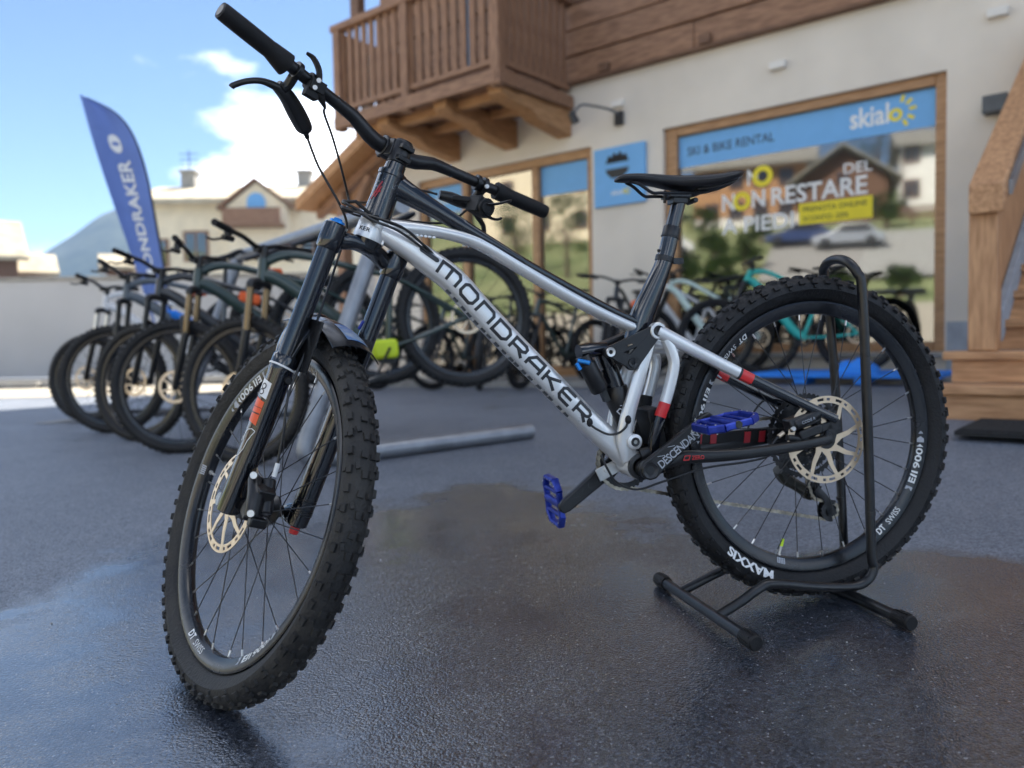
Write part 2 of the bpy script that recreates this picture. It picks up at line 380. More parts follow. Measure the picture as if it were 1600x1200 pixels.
t = MB(); t.tube(spline([(0.968, 0, 0.474), (0.886, 0, 0.468), (0.820, 0, 0.455), (0.775, 0, 0.439), (0.735, 0, 0.417), (0.603, 0, 0.340), (0.510, 0, 0.293), (0.415, 0, 0.250)], 5), 0.019, 18, rspl([0.016, 0.012, 0.012, 0.014, 0.0145, 0.0140, 0.0135, 0.0135], 5), up=(0, 1, 0), sq=0.8)
part(t, 'top_tube', M['silver'])
t = MB(); t.tube(spline([(0.955, 0, 0.556), (0.920, 0, 0.536), (0.862, 0, 0.503), (0.800, 0, 0.466), (0.750, 0, 0.438), (0.690, 0, 0.403), (0.603, 0, 0.356), (0.510, 0, 0.307), (0.425, 0, 0.268)], 5), rspl([0.020, 0.018, 0.017, 0.0180, 0.0190, 0.0197, 0.0197, 0.0197, 0.0190], 5), 16, rspl([0.026, 0.021, 0.016, 0.014, 0.0115, 0.0100, 0.0098, 0.0098, 0.0095], 5), up=(0, 1, 0), sq=0.8)
part(t, 'upper_strut', M['gloss_black'], label='glossy black upper strut and stripe of the top tube')
# head tube: silver collar below, black above
def axp(e, a=0): return FB+AX*e+_fx*a
t = MB(); t.tube([axp(0.001), axp(0.006), axp(0.030), axp(0.046)], [0.0315, 0.0320, 0.0300, 0.0290], 26); part(t, 'head_tube_collar', M['silver'])
t = MB(); t.tube([axp(0.0455), axp(0.060), axp(0.100), axp(0.136), axp(0.1375), axp(0.146)], [0.0292, 0.0278, 0.0262, 0.0268, 0.0285, 0.0285], 26); part(t, 'head_tube', M['gloss_black'])
t = MB(); t.tube([axp(0.030, -0.024), axp(0.050, -0.050), axp(0.012, -0.085)], [0.020, 0.014, 0.006], 12); 
t = MB()
for i in range(9):
    c = Vector((0.950-0.0085*i, 0.0195, 0.4600-0.0010*i)); t.ball(c, 0.0048, 8, (0.9, 0.4, 0.6))
for i in range(8):
    a = axp(0.004+0.0055*i, -0.0275); t.ball(a+Vector((0, 0.0165, 0)), 0.0055, 8, (0.6, 0.5, 0.9))
part(t, 'weld_bead', M['silver'])
# seat tube, post
t = MB(); t.tube(spline([(0.440, 0, 0.232), (0.424, 0, 0.285), (0.398, 0, 0.340), (0.375, 0, 0.390), (0.362, 0, 0.428), (0.350, 0, 0.474)], 5), rspl([0.021, 0.0205, 0.019, 0.018, 0.0178, 0.0175], 5), 20, rspl([0.026, 0.027, 0.0235, 0.0195, 0.018, 0.0175], 5), up=(0, 1, 0), sq=0.5)
part(t, 'seat_tube', M['gloss_black'])
def sp(z):  # seat axis point by height
    return Vector((0.350+(0.474-z)*0.285, 0, z))
t = MB(); t.tube([sp(0.407), sp(0.418)], 0.0208, 22); t.box((0.340, 0.004, 0.408), (0.024, 0.018, 0.012)); t.tube([(0.331, -0.006, 0.405), (0.331, 0.014, 0.405)], 0.004, 8)
t.tube([sp(0.428)+Vector((0.018, 0, 0)), sp(0.434)+Vector((0.021, 0, 0))], 0.003, 6)
part(t, 'seat_clamp', M['satin_black'])
post = MB(); post.tube([sp(0.44), sp(0.545)], 0.0158, 20)
post = part(post, 'seat_post', M['gloss_black'], bike, label='black dropper seat post')
t = MB(); t.tube([sp(0.460), sp(0.462), sp(0.481), sp(0.483)], [0.018, 0.0195, 0.0192, 0.018], 22); t.tube([sp(0.459), sp(0.461)], 0.0205, 22); part(t, 'collar', M['satin_black'], post)
t = MB(); t.box((0.338, 0, 0.550), (0.052, 0.046, 0.010)); t.box((0.335, 0, 0.540), (0.034, 0.034, 0.014)); t.tube([(0.366, 0, 0.535), (0.364, 0, 0.562)], 0.0035, 8); t.tube([(0.308, 0, 0.538), (0.306, 0, 0.562)], 0.0035, 8)
t.tube([(0.30, -0.02, 0.540), (0.30, 0.02, 0.540)], 0.006, 8)
part(t, 'post_head', M['satin_black'], post, bevel=0.002)
# silver arms, bottom bracket, bosses
arm = [(0.414, 0.246), (0.420, 0.228), (0.431, 0.196), (0.446, 0.160), (0.462, 0.112), (0.476, 0.064), (0.482, 0.018), (0.468, -0.020)]
for s in (1, -1):
    t = MB(); t.tube(spline([(x, s*(0.030+0.006*sin(pi*i/7)), z) for i, (x, z) in enumerate(arm)], 4), 0.0095, 14, rspl([0.011, 0.011, 0.0120, 0.0150, 0.0150, 0.0160, 0.0170, 0.020], 4), up=(0, 1, 0), sq=1.2)
    part(t, 'frame_arm', M['silver'])
t = MB(); t.lathe([(0.026, -0.0365), (0.029, -0.0365), (0.030, -0.030), (0.030, 0.030), (0.029, 0.0365), (0.026, 0.0365)], (0.448, 0, -0.037), (0, 1, 0), 28)
t.tube([(0.480, 0, -0.010), (0.463, 0, 0.018), (0.470, 0, 0.040)], 0.031, 14, [0.026, 0.018, 0.010], up=(0, 1, 0), sq=1)
for s in (1, -1): t.lathe([(0.0, s*0.050), (0.012, s*0.050), (0.0165, s*0.048), (0.0165, s*0.030)], (0.463, 0, 0.018), (0, 1, 0), 24)
part(t, 'bottom_bracket_shell', M['silver'])
def bolt(c, y, r, m, inner='black_print', n='pivot_bolt'):
    b = MB(); b.lathe([(r*0.45, y-0.001), (r*0.45, y+0.0012), (r*0.92, y+0.0018), (r, y+0.0004), (r, y-0.004)], (c[0], 0, c[1]), (0, 1, 0), 22)
    b.cur = 1; b.lathe([(0, y-0.0005), (r*0.46, y-0.0005)], (c[0], 0, c[1]), (0, 1, 0), 6)
    part(b, n, [M[m], M[inner]])
bolt((0.463, 0.018), 0.0505, 0.0100, 'satin_black', 'raw_steel')
t = MB(); t.lathe([(0.0285, 0.037), (0.0285, 0.046), (0.021, 0.048), (0.021, 0.037)], (0.448, 0, -0.037), (0, 1, 0), 28); part(t, 'bearing_cup', M['satin_black'])
# rocker link with shock mount
def hull(circs, n=10):
    pts = []
    for (x, z, r) in circs:
        for i in range(n*2): pts.append((x+r*cos(pi*i/n), z+r*sin(pi*i/n)))
    pts = sorted(set((round(a, 6), round(b, 6)) for a, b in pts))
    def half(ps):
        h = []
        for p in ps:
            while len(h) > 1 and (h[-1][0]-h[-2][0])*(p[1]-h[-2][1])-(h[-1][1]-h[-2][1])*(p[0]-h[-2][0]) <= 0: h.pop()
            h.append(p)
        return h[:-1]
    return half(pts)+half(pts[::-1])
rk = MB()
for s in (1, -1):
    y0, y1 = (0.040, 0.050) if s > 0 else (-0.050, -0.040)
    for cs in ([(0.408, 0.255, 0.015), (0.517, 0.212, 0.0125)], [(0.408, 0.255, 0.012), (0.467, 0.188, 0.0165)], [(0.517, 0.212, 0.0115), (0.467, 0.188, 0.014)]):
        rk.prism(hull(cs), (0, 0, 0), (1, 0, 0), (0, 0, 1), -y1-0.0004*len(rk.f) % 0.0007, -y0)
rk.tube([(0.517, -0.045, 0.212), (0.517, 0.045, 0.212)], 0.010, 14)
rk.tube([(0.452, -0.028, 0.246), (0.512, -0.020, 0.226), (0.560, -0.016, 0.214)], 0.012, 10, 0.008)
rock = part(rk, 'rocker_link', M['satin_black'], bike, bevel=0.0015)
t = MB(); t.tube([(0.470, 0.0508, 0.227), (0.478, 0.0508, 0.224)], 0.0065, 8, 0.0012); part(t, 'badge', M['rotor'], rock)
bolt((0.408, 0.255), 0.0545, 0.0115, 'satin_black'); bolt((0.517, 0.212), 0.0515, 0.0105, 'raw_steel'); bolt((0.467, 0.188), 0.0515, 0.0105, 'dark_steel')
# shock
sk = MB(); su = Vector((0.516, 0, 0.208)); sl = Vector((0.462, 0, 0.066)); sdv = (sl-su).normalized()
sk.tube([su, su+sdv*0.030, su+sdv*0.031, su+sdv*0.038], [0.017, 0.017, 0.021, 0.021], 20)
sk.tube([su+sdv*0.036, su+sdv*0.090], 0.0215, 20); sk.tube([su+sdv*0.088, sl], 0.0165, 20)
sk.tube([su+Vector((-0.004, 0.006, 0.010)), Vector((0.560, 0.022, 0.216)), Vector((0.580, 0.026, 0.213))], [0.015, 0.017, 0.016], 14)
shock = part(sk, 'rear_shock', M['gloss_black'], bike, label='black rear shock with side reservoir and blue dial')
t = MB(); a = Vector((0.572, 0.028, 0.205)); b = Vector((0.533, 0.028, 0.128)); q = (b-a).normalized()
t.tube([a, a+q*0.018, a+q*0.019, b-q*0.006, b], [0.0165, 0.0165, 0.0195, 0.0195, 0.0160], 18); part(t, 'reservoir', M['satin_black'], shock)
t = MB(); t.tube([(0.585, 0.036, 0.196), (0.563, 0.050, 0.190)], 0.0052, 10); t.tube([(0.590, 0.040, 0.190), (0.583, 0.045, 0.176)], 0.0048, 10); part(t, 'dial', M['bright_blue'], shock)
t = MB(); t.tube(spline([(0.487, 0, 0.136), (0.482, 0, 0.112), (0.473, 0, 0.082), (0.466, 0, 0.040)], 4), rspl([0.026, 0.029, 0.027, 0.018], 4), 18, rspl([0.024, 0.028, 0.024, 0.014], 4), up=(0, 1, 0)); t.box((0.517, 0.010, 0.118), (0.012, 0.020, 0.028), (0.9, 0, -0.4)); part(t, 'shock_yoke', M['satin_black'], shock)
gx = MB()
def gfn(x, y):
    o = Vector((0.474, 0, 0.094)); u = Vector((-0.93, 0, -0.36)); v = Vector((-0.36, 0, 0.93)); p = o+u*x+v*y
    d = (p-o).dot(u)/0.0285; return p+Vector((0, 0.0285*sqrt(max(0.05, 1-d*d))+0.0012, 0))
strokes(gx, [[(-0.010, 0.014), (-0.004, 0.022), (0.002, 0.016), (0.008, 0.023), (0.012, 0.014)], [(-0.006, 0.018), (0.010, 0.010), (-0.008, 0.008)], [(0.010, 0.014), (0.004, 0.004)], [(-0.013, -0.004), (-0.006, 0.003), (0.002, -0.002), (-0.002, -0.010), (-0.012, -0.010), (-0.015, -0.018), (-0.006, -0.022), (0.004, -0.018)], [(0.006, -0.004), (0.012, -0.010), (0.006, -0.018)], [(-0.004, -0.026), (0.002, -0.029), (0.006, -0.026)]], 0.0024, gfn)
part(gx, 'emblem', M['grey_print'], shock, smooth=0)
# rear triangle
def stay(pts, yy, col, name, r=0.0115, h=0.013, sq=0.9, parent=None, ends=None):
    t = MB(); k = len(pts); t.tube(spline([(x, y, z) for (x, z), y in zip(pts, yy)], 4), r, 14, h, up=(0, 1, 0), sq=sq); return part(t, name, M[col], parent or frame)
tri = MB()
for s in (1, -1):
    tri.prism(hull([(-0.004, 0.004, 0.016), (-0.020, 0.040, 0.011)]), (0, 0, 0), (1, 0, 0), (0, 0, 1), -(s*0.066), -(s*0.058))
    tri.tube(spline([(0.432, s*0.046, -0.030), (0.400, s*0.047, -0.030), (0.347, s*0.048, -0.022), (0.245, s*0.056, -0.022), (0.150, s*0.062, -0.016), (0.050, s*0.064, -0.006), (-0.004, s*0.064, 0.002)], 4), 0.0105, 14, rspl([0.012, 0.016, 0.0155, 0.0130, 0.0125, 0.0120, 0.0115], 4), up=(0, 1, 0), sq=0.8)
    tri.tube([(0.448, s*0.044, -0.018), (0.425, s*0.046, -0.012), (0.412, s*0.046, -0.020)], 0.010, 10, 0.02, up=(0, 1, 0))
tri.tube([(0.405, -0.046, -0.022), (0.405, 0.046, -0.022)], 0.011, 12)
tri = part(tri, 'rear_triangle', M['satin_black'], bike, label='rear triangle, silver near the pivot and black towards the axle')
for s in (1, -1):
    yy = lambda z: s*lerp(0.060, 0.046, max(0, min(1, (z-0.04)/0.2)))
    P = Vector
    def ssp(f): return (lerp(0.408, -0.022, f), lerp(0.255, 0.046, f)-0.004*sin(pi*f))
    for f0, f1, col in ((0.0, 0.44, 'silver'), (0.44, 0.452, 'black_print'), (0.452, 0.515, 'red'), (0.515, 1.0, 'gloss_black')):
        pts = [ssp(lerp(f0, f1, i/4)) for i in range(5)]
        t = MB(); t.tube([(x, yy(z), z) for x, z in pts], 0.0115, 16, [lerp(0.0150, 0.0112, min(1, lerp(f0, f1, i/4)*1.1)) for i in range(5)], up=(0, 1, 0), sq=0.8); part(t, 'seat_stay', M[col], tri)
    stp = spline([(0.388, s*0.047, 0.236), (0.374, s*0.047, 0.205), (0.370, s*0.047, 0.180), (0.379, s*0.047, 0.140), (0.392, s*0.047, 0.099), (0.404, s*0.047, 0.069), (0.418, s*0.047, 0.020), (0.420, s*0.047, -0.020)], 4)
    for i0, i1, col in ((0, 16, 'silver'), (16, 20, 'red'), (20, 28, 'gloss_black')):
        t = MB(); t.tube(stp[i0:i1+1], 0.0095, 14, 0.0125, up=(0, 1, 0), sq=1.0); part(t, 'linkage_strut', M[col if s > 0 or col != 'red' else 'gloss_black'], tri)
t = MB(); t.lathe([(0.0, 0.0535), (0.0165, 0.0535), (0.0180, 0.0522), (0.0180, 0.036)], (0.408, 0, 0.255), (0, 1, 0), 24); part(t, 'pivot_eye', M['silver'], tri)
t = MB(); t.tube([(0.370, -0.047, 0.216), (0.370, 0.047, 0.216)], 0.012, 12); part(t, 'stay_bridge', M['silver'], tri)
t = MB(); t.lathe([(0.0, 0.0700), (0.0105, 0.0700), (0.0125, 0.0685), (0.0125, 0.066)], (-0.004, 0, 0.004), (0, 1, 0), 20); t.tube([(0.010, 0.069, -0.004), (0.002, 0.069, 0.022)], 0.004, 6); part(t, 'axle_end', M['dark_steel'], tri)
t = MB(); t.tube([(0.395, -0.046, 0.110), (0.404, -0.046, 0.060), (0.412, -0.046, 0.010)], 0.013, 8, 0.018, up=(0, 1, 0)); t.box((0.405, 0, 0.045), (0.030, 0.070, 0.085), (0.97, 0, -0.2)); part(t, 'mud_flap', M['matte_black'], tri, bevel=0.003)
t = MB(); t.box((0.180, -0.058, 0.000), (0.23, 0.012, 0.030), (0.998, 0, -0.05)); part(t, 'chain_guard', M['matte_black'], tri, bevel=0.003)
for x in (0.262, 0.224, 0.135, 0.096):
    t = MB(); t.prism([(-0.009, -0.013), (0.007, -0.013), (0.010, 0.013), (-0.006, 0.013)], (x, -0.0515, -0.0005), (-1, 0, 0), (0, 0, 1), -0.0012, 0.0012); part(t, 'guard_mark', M['dark_red'], tri)
zz = MB(); text_mb('ZERO', 0.0085, lambda x, y: Vector((0.322-x-0.001*y, 0.0615+0.0002, -0.026+y)), 1.0, 0.02, width=0.030, mb=zz)
strokes(zz, [[(0, 0), (0.012, 0), (0.015, 0.009), (0.003, 0.009), (0, 0)]], 0.0022, lambda x, y: Vector((0.356-x, 0.0618, -0.026+y))); part(zz, 'lettering', M['red'], tri, smooth=0)

# down-tube lettering, each letter of squared strokes
def dt_frame(sdist):
    acc = 0
    for i in range(ndt-1):
        d = (dtp[i+1]-dtp[i]).length
        if acc+d >= sdist:
            p = dtp[i].lerp(dtp[i+1], (sdist-acc)/d); k = max(1, min(ndt-2, i)); T = (dtp[k+1]-dtp[k-1]).normalized(); return p, T
        acc += d
    return dtp[-1], (dtp[-1]-dtp[-2]).normalized()
def dt_surf(sd_, v):   # v measured across the tube, up positive; left face
    p, T = dt_frame(sd_); up = Vector((-T.z, 0, T.x)); 
    if up.z < 0: up = -up
    e = 2.9; h = 0.0270; y = 0.0245*max(0.02, 1-abs(v/h)**e)**(1/e)
    return p+up*v+Vector((0, y+0.0008, 0))
GL = {'M': (1.5, [[(0, 0), (0, 1), (1.3, 1), (1.5, 0.75), (1.5, 0)], [(0.75, 1), (0.75, 0)]]),
      'O': (1.15, [[(0.2, 0), (0.95, 0), (1.15, 0.22), (1.15, 0.78), (0.95, 1), (0.2, 1), (0, 0.78), (0, 0.22), (0.2, 0)]]),
      'N': (1.15, [[(0, 0), (0, 1), (0.95, 1), (1.15, 0.76), (1.15, 0)]]),
      'D': (1.15, [[(0, 0), (0.9, 0), (1.15, 0.25), (1.15, 0.75), (0.9, 1), (0, 1), (0, 0)]]),
      'R': (1.1, [[(0, 0), (0, 1), (0.9, 1), (1.1, 0.85), (1.1, 0.6), (0.9, 0.45), (0.05, 0.45)], [(0.55, 0.45), (1.12, 0)]]),
      'A': (1.15, [[(0, 0), (0, 0.5), (0.35, 1), (1.15, 1), (1.15, 0)], [(0, 0.38), (1.15, 0.38)]]),
      'K': (1.1, [[(0, 0), (0, 1)], [(1.1, 1), (0.3, 0.5), (1.1, 0)], [(0, 0.5), (0.35, 0.5)]]),
      'E': (1.05, [[(1.05, 1), (0.2, 1), (0, 0.8), (0, 0.2), (0.2, 0), (1.05, 0)], [(0, 0.5), (0.95, 0.5)]])}
word = 'MONDRAKER'; LH = 0.0335; wd = sum(GL[c][0] for c in word)+0.42*(len(word)-1)
S0, S1 = 0.1515, 0.5980; kx = (S1-S0)/wd; pos = S0
for c in word:
    g = MB(); wv, ln = GL[c]
    dense = []
    for pl in ln:
        q = [pl[0]]
        for a, b in zip(pl, pl[1:]):
            kk = max(1, int(max(abs(b[0]-a[0]), abs(b[1]-a[1]))/0.2))
            q += [(lerp(a[0], b[0], i/kk), lerp(a[1], b[1], i/kk)) for i in range(1, kk+1)]
        dense.append(q)
    strokes(g, [[(x*kx, (y-0.5)*(LH-0.0068)) for x, y in pl] for pl in dense], 0.0068, lambda x, y: dt_surf(pos+x, y+0.0015))
    part(g, 'letter', M['black_print'], smooth=0); pos += (wv+0.42)*kx
# small marks on the frame
t = MB()
def coll(x, y):   # on the silver collar, wrapping; x to the image right
    a = radians(62)+x/0.031; n = _fx*cos(a)+Vector((0, 1, 0))*sin(a); return axp(y)+n*(0.0320-max(0, y-0.006)*0.075+0.0006)
text_mb('KER', 0.0080, lambda x, y: coll(x, 0.013+y), 1.0, 0.02, width=0.024, mb=t); part(t, 'lettering', M['black_print'], smooth=0)
t = MB(); strokes(t, [[(-0.018, 0.030), (0.014, 0.030), (0.014, 0.042), (-0.018, 0.042), (-0.018, 0.030)]], 0.0007, lambda x, y: coll(x, y)); part(t, 'sticker_edge', M['grey_print'], smooth=0)
t = MB(); strokes(t, [[(-0.012, 0.078), (-0.006, 0.098), (0.000, 0.118)], [(-0.004, 0.084), (0.002, 0.108)], [(-0.010, 0.094), (0.004, 0.098)]], 0.0035, lambda x, y: axp(y)+(_fx*cos(radians(58)+x/0.027)+Vector((0, 1, 0))*sin(radians(58)+x/0.027))*(0.0292-max(0, min(1, (y-0.0455)/0.055))*0.0026+0.0006)); part(t, 'emblem', M['dark_red'], smooth=0)
t = MB()
def dslot(sd_, v): return dt_surf(sd_, v)
pl = [(-0.020, 0.0075), (0.018, 0.0075), (0.022, 0.0045), (0.022, 0.0005), (0.018, -0.002), (-0.020, -0.002), (-0.024, 0.0005), (-0.024, 0.0045)]
t.add([dt_surf(0.122+a, b+0.006) for a, b in pl], [tuple(range(8))]); part(t, 'cable_port', M['black_print'], smooth=0)
t = MB(); strokes(t, [[(a*1.12, b*1.25-0.0008) for a, b in pl]+[(pl[0][0]*1.12, pl[0][1]*1.25-0.0008)]], 0.0018, lambda x, y: dt_surf(0.122+x, y+0.006)+Vector((0, 0.0004, 0))); part(t, 'port_rim', M['raw_steel'], smooth=0)
t = MB()
for i in range(18):
    p, T = dt_frame(0.20+0.021*i+random.uniform(-.004, .004)); t.box(p+Vector((0.0185, 0.012, -0.0178)), (0.012, 0.010, 0.004), T)
part(t, 'mud_spot', M['black_print'])
# cable loop near the bottom bracket
t = MB(); t.tube(spline([(0.556, 0.0235, 0.058), (0.545, 0.034, 0.048), (0.520, 0.040, 0.036), (0.498, 0.044, 0.039), (0.484, 0.047, 0.050), (0.478, 0.044, 0.060)], 5), 0.0026, 8); part(t, 'cable', M['hose'])
for c in ((0.557, 0.0240, 0.062), (0.477, 0.0445, 0.066)):
    t = MB(); t.ball(c, 0.010, 10, (0.75, 0.45, 1.0)); part(t, 'grommet', M['matte_black'])
t = MB(); t.box((0.498, -0.030, -0.055), (0.05, 0.003, 0.03), (0.9, 0, -0.4)); t.tube([(0.500, -0.034, -0.052), (0.500, -0.026, -0.052)], 0.007, 10); part(t, 'chain_guide', M['raw_steel'], bevel=0.001)

# ---------------------------------------------------------------- saddle
sm = MB()
secs = [(0.481, 0.0125, 0.5845, 0.006), (0.474, 0.0190, 0.591, 0.014), (0.455, 0.0215, 0.5955, 0.018), (0.423, 0.0225, 0.5968, 0.021), (0.385, 0.0255, 0.5952, 0.025), (0.348, 0.033, 0.5932, 0.029), (0.310, 0.047, 0.5922, 0.031), (0.275, 0.061, 0.5930, 0.030), (0.245, 0.069, 0.5970, 0.027), (0.220, 0.069, 0.6025, 0.023), (0.203, 0.058, 0.6040, 0.016), (0.196, 0.040, 0.6020, 0.008)]
vs = []; nj = 20
for x, hw, zt, th in secs:
    for j in range(nj):
        t_ = 2*pi*j/nj; c, d = cos(t_), sin(t_)
        yy_ = hw*(abs(c)**0.75)*(1 if c > 0 else -1); zz_ = zt-th*0.42 + (th*0.42*(abs(d)**0.7) if d > 0 else -th*0.58*(abs(d)**0.5))
        if d > 0 and abs(yy_) < 0.012 and 0.23 < x < 0.44: zz_ -= 0.0035
        vs.append((x, yy_, zz_))
fs = [(i*nj+j, i*nj+(j+1) % nj, (i+1)*nj+(j+1) % nj, (i+1)*nj+j) for i in range(len(secs)-1) for j in range(nj)]+[tuple(range(nj)), tuple((len(secs)-1)*nj+j for j in range(nj-1, -1, -1))]
sm.add(vs, fs); sad = part(sm, 'saddle', M['saddle'], bike, smooth=60); ss = sad.modifiers.new('sub', 'SUBSURF'); ss.levels = 1; ss.render_levels = 1
t = MB()
for s in (1, -1): t.tube(spline([(0.452, s*0.010, 0.578), (0.432, s*0.016, 0.571), (0.405, s*0.021, 0.553), (0.385, s*0.022, 0.5525), (0.330, s*0.022, 0.5535), (0.290, s*0.022, 0.556), (0.262, s*0.026, 0.566), (0.240, s*0.030, 0.576)], 4), 0.0036, 8)
part(t, 'saddle_rail', M['satin_black'], sad)
t = MB(); t.tube(spline([(s_[0], s_[1]*0.98, s_[2]-s_[3]*0.46) for s_ in secs[1:-1]], 3), 0.0012, 6); part(t, 'seam', M['black_print'], sad)
t = MB(); t.tube(spline([(0.30, 0, 0.562), (0.262, 0, 0.566), (0.225, 0, 0.576), (0.205, 0, 0.590)], 3), rspl([0.030, 0.045, 0.05, 0.035], 3), 10, 0.006, up=(0, 1, 0)); part(t, 'saddle_shell', M['matte_black'], sad)

# ---------------------------------------------------------------- cranks, chain, cassette, derailleur
BBx, BBz = 0.448, -0.038
def crank(s, ang, name, label=None):
    d = Vector((cos(ang), 0, sin(ang))); u = Vector((-sin(ang), 0, cos(ang))); ln = 0.170; mb = MB()
    pts = []
    y0, y1 = (0.076, 0.092) if s > 0 else (-0.090, -0.074)
    poly = [(-0.014, -0.017), (0.0, -0.0235), (0.020, -0.0215), (0.07, -0.0190), (0.13, -0.0165), (0.165, -0.0155), (0.180, -0.011), (0.184, 0.0), (0.180, 0.011), (0.165, 0.0155), (0.13, 0.0165), (0.07, 0.0190), (0.02, 0.0215), (0.0, 0.0235), (-0.014, 0.017), (-0.021, 0)]
    mb.prism(poly, (BBx, 0, BBz), d, u, -y1 if d.cross(u).y < 0 else y0, -y0 if d.cross(u).y < 0 else y1)
    mb.lathe([(0.0, s*0.046), (0.017, s*0.046), (0.019, s*0.074)], (BBx, 0, BBz), (0, 1, 0), 20)
    cr_ = part(mb, name, M['satin_black'], bike, bevel=0.004, label=label)
    t = MB(); t.lathe([(0.008, s*0.090), (0.012, s*0.0935), (0.0165, s*0.0945), (0.018, s*0.092), (0.018, s*0.08)], (BBx, 0, BBz), (0, 1, 0), 24); part(t, 'crank_bolt', M['black_print'], cr_)
    return cr_, d, u
cl, dL, uL = crank(1, atan2(0.101, -0.134), 'crank', 'left crank pointing back and up with white lettering')
tx = MB()
if uL.z < 0: uL = -uL
def cfn(x, y): return Vector((BBx, 0, BBz))+dL*x+uL*y+Vector((0, 0.0925, 0))
text_mb('DESCENDANT', 0.0175, lambda x, y: cfn(0.022+x, y-0.0140), 0.9, 0.012, width=0.122, align=0, mb=tx)
strokes(tx, [[(0.030, 0.013), (0.045, 0.004)], [(0.060, 0.014), (0.075, 0.006)]], 0.0012, cfn)
part(tx, 'lettering', M['grey_print'], cl, smooth=0)
t2 = MB(); text_mb('DESCENDANT', 0.0075, lambda x, y: Vector((0.345-x, 0.0650, 0.0445+y*0.9)) , 0.9, 0.03, width=0.040, mb=t2)
t2 = MB(); text_mb('DESCENDANT', 0.0065, lambda x, y: cfn(0.136+x*0.8-y*0.6, -0.006+y+0.012+x*0.55), 0.9, 0.02, width=0.036, mb=t2); part(t2, 'lettering', M['white'], cl, smooth=0)
crr, dR, uR = crank(-1, atan2(-0.1040, 0.1370), 'crank', 'right crank pointing forward and down')
t = MB(); strokes(t, [[(0.05+0.012*cos(a/8*2*pi), 0.008*sin(a/8*2*pi)) for a in range(9)], [(0.085+0.014*cos(a/8*2*pi), 0.009*sin(a/8*2*pi)) for a in range(9)], [(0.11, 0.006), (0.125, -0.004), (0.14, 0.004)]], 0.002, lambda x, y: Vector((BBx, -0.0732, BBz))+dR*x+uR*y); part(t, 'emblem', M['dark_steel'], crr, smooth=0)
def pedal(c, d, s, label):
    """platform pedal: c axle root, d direction of the platform's length in the bike plane"""
    d = Vector(d).normalized(); n = d.cross(Vector((0, 1, 0))).normalized(); Y = Vector((0, s, 0)); c = Vector(c); W, LN, TH = 0.104, 0.108, 0.0170
    mb = MB(); o = c+Y*(0.016+W/2)
    def bar(x0, y0, x1, y1, r, h): mb.tube([o+d*x0+Y*y0, o+d*x1+Y*y1], h, 10, r, up=n, sq=1.5)
    hx, hy = LN/2, W/2
    for sx in (1, -1):
        bar(sx*hx, -hy*0.62, sx*hx, hy*0.62, 0.0055, TH/2+0.001)
        for sy in (1, -1): bar(sx*hx, sy*hy*0.62, sx*hx*0.55, sy*hy, 0.0055, TH/2); bar(sx*hx*0.55, sy*hy, 0, sy*hy*0.96, 0.0055, TH/2-0.001)
        bar(sx*hx*0.5, -hy*0.95, sx*hx*0.5, hy*0.95, 0.0045, TH/2-0.0025)
    mb.tube([o-Y*hy, o+Y*hy*0.98], 0.0095, 14)
    ped = part(mb, 'pedal', M['blue_alloy'], bike, label=label)
    t = MB(); t.tube([c-Y*0.004, c+Y*0.018], 0.0075, 12); part(t, 'pedal_axle', M['dark_steel'], ped)
    t = MB()
    for sx in (1, -1):
        for fy in (-0.8, -0.4, 0.0, 0.4, 0.8):
            xx = sx*hx*(1.0 if abs(fy) < 0.5 else 0.8)
            t.tube([o+d*xx+Y*(fy*hy)-n*0.0105, o+d*xx+Y*(fy*hy)+n*0.0105], 0.0017, 6)
    part(t, 'grip_pin', M['raw_steel'], ped)
    t = MB(); t.lathe([(0.0, 0.0), (0.0075, 0.0), (0.0085, -0.003), (0.0085, -0.006)], o+Y*(hy+0.0045), Y, 14); part(t, 'end_cap', M['orange'] if False else M['olive_black'], ped)
pedal(Vector((BBx, 0.092, BBz))+dL*0.170, (0.975, 0, -0.20), 1, 'left blue platform pedal lying level')
pedal(Vector((BBx, -0.090, BBz))+dR*0.170, (0.12, 0, 0.99), -1, 'right blue platform pedal standing on edge')
def toothed(mb, c, r, n, y0, y1, r_in):
    o = []; 
    for i in range(n):
        for f, rr in ((0.0, r-0.0035), (0.3, r), (0.55, r), (0.85, r-0.0035)):
            a = 2*pi*(i+f)/n; o.append((rr*cos(a), rr*sin(a)))
    m = len(o); inn = [(r_in*cos(2*pi*i/m), r_in*sin(2*pi*i/m)) for i in range(m)]
    vs = []
    for y in (y0, y1):
        vs += [(c[0]+p[0], y, c[1]+p[1]) for p in o]+[(c[0]+p[0], y, c[1]+p[1]) for p in inn]
    fs = []
    for i in range(m):
        j = (i+1) % m
        fs += [(i, j, m+j, m+i), (2*m+i, 3*m+i, 3*m+j, 2*m+j), (i, 2*m+i, 2*m+j, j), (m+i, m+j, 3*m+j, 3*m+i)]
    mb.add(vs, fs)
t = MB(); toothed(t, (BBx, BBz), 0.0665, 32, -0.0505, -0.0475, 0.050)
for i in range(4):
    a = pi/4+i*pi/2; t.tube([(BBx+0.015*cos(a), -0.050, BBz+0.015*sin(a)), (BBx+0.053*cos(a), -0.049, BBz+0.053*sin(a))], 0.003, 6, 0.007, up=(0, 1, 0))
part(t, 'chainring', M['dark_steel'], bike)
t = MB(); cogs = [(0.1015, -0.0205, 50), (0.085, -0.0245, 42), (0.073, -0.0282, 36), (0.0635, -0.0318, 32), (0.0555, -0.0352, 28), (0.048, -0.0386, 24), (0.042, -0.0420, 21), (0.036, -0.0452, 18), (0.030, -0.0484, 15)]
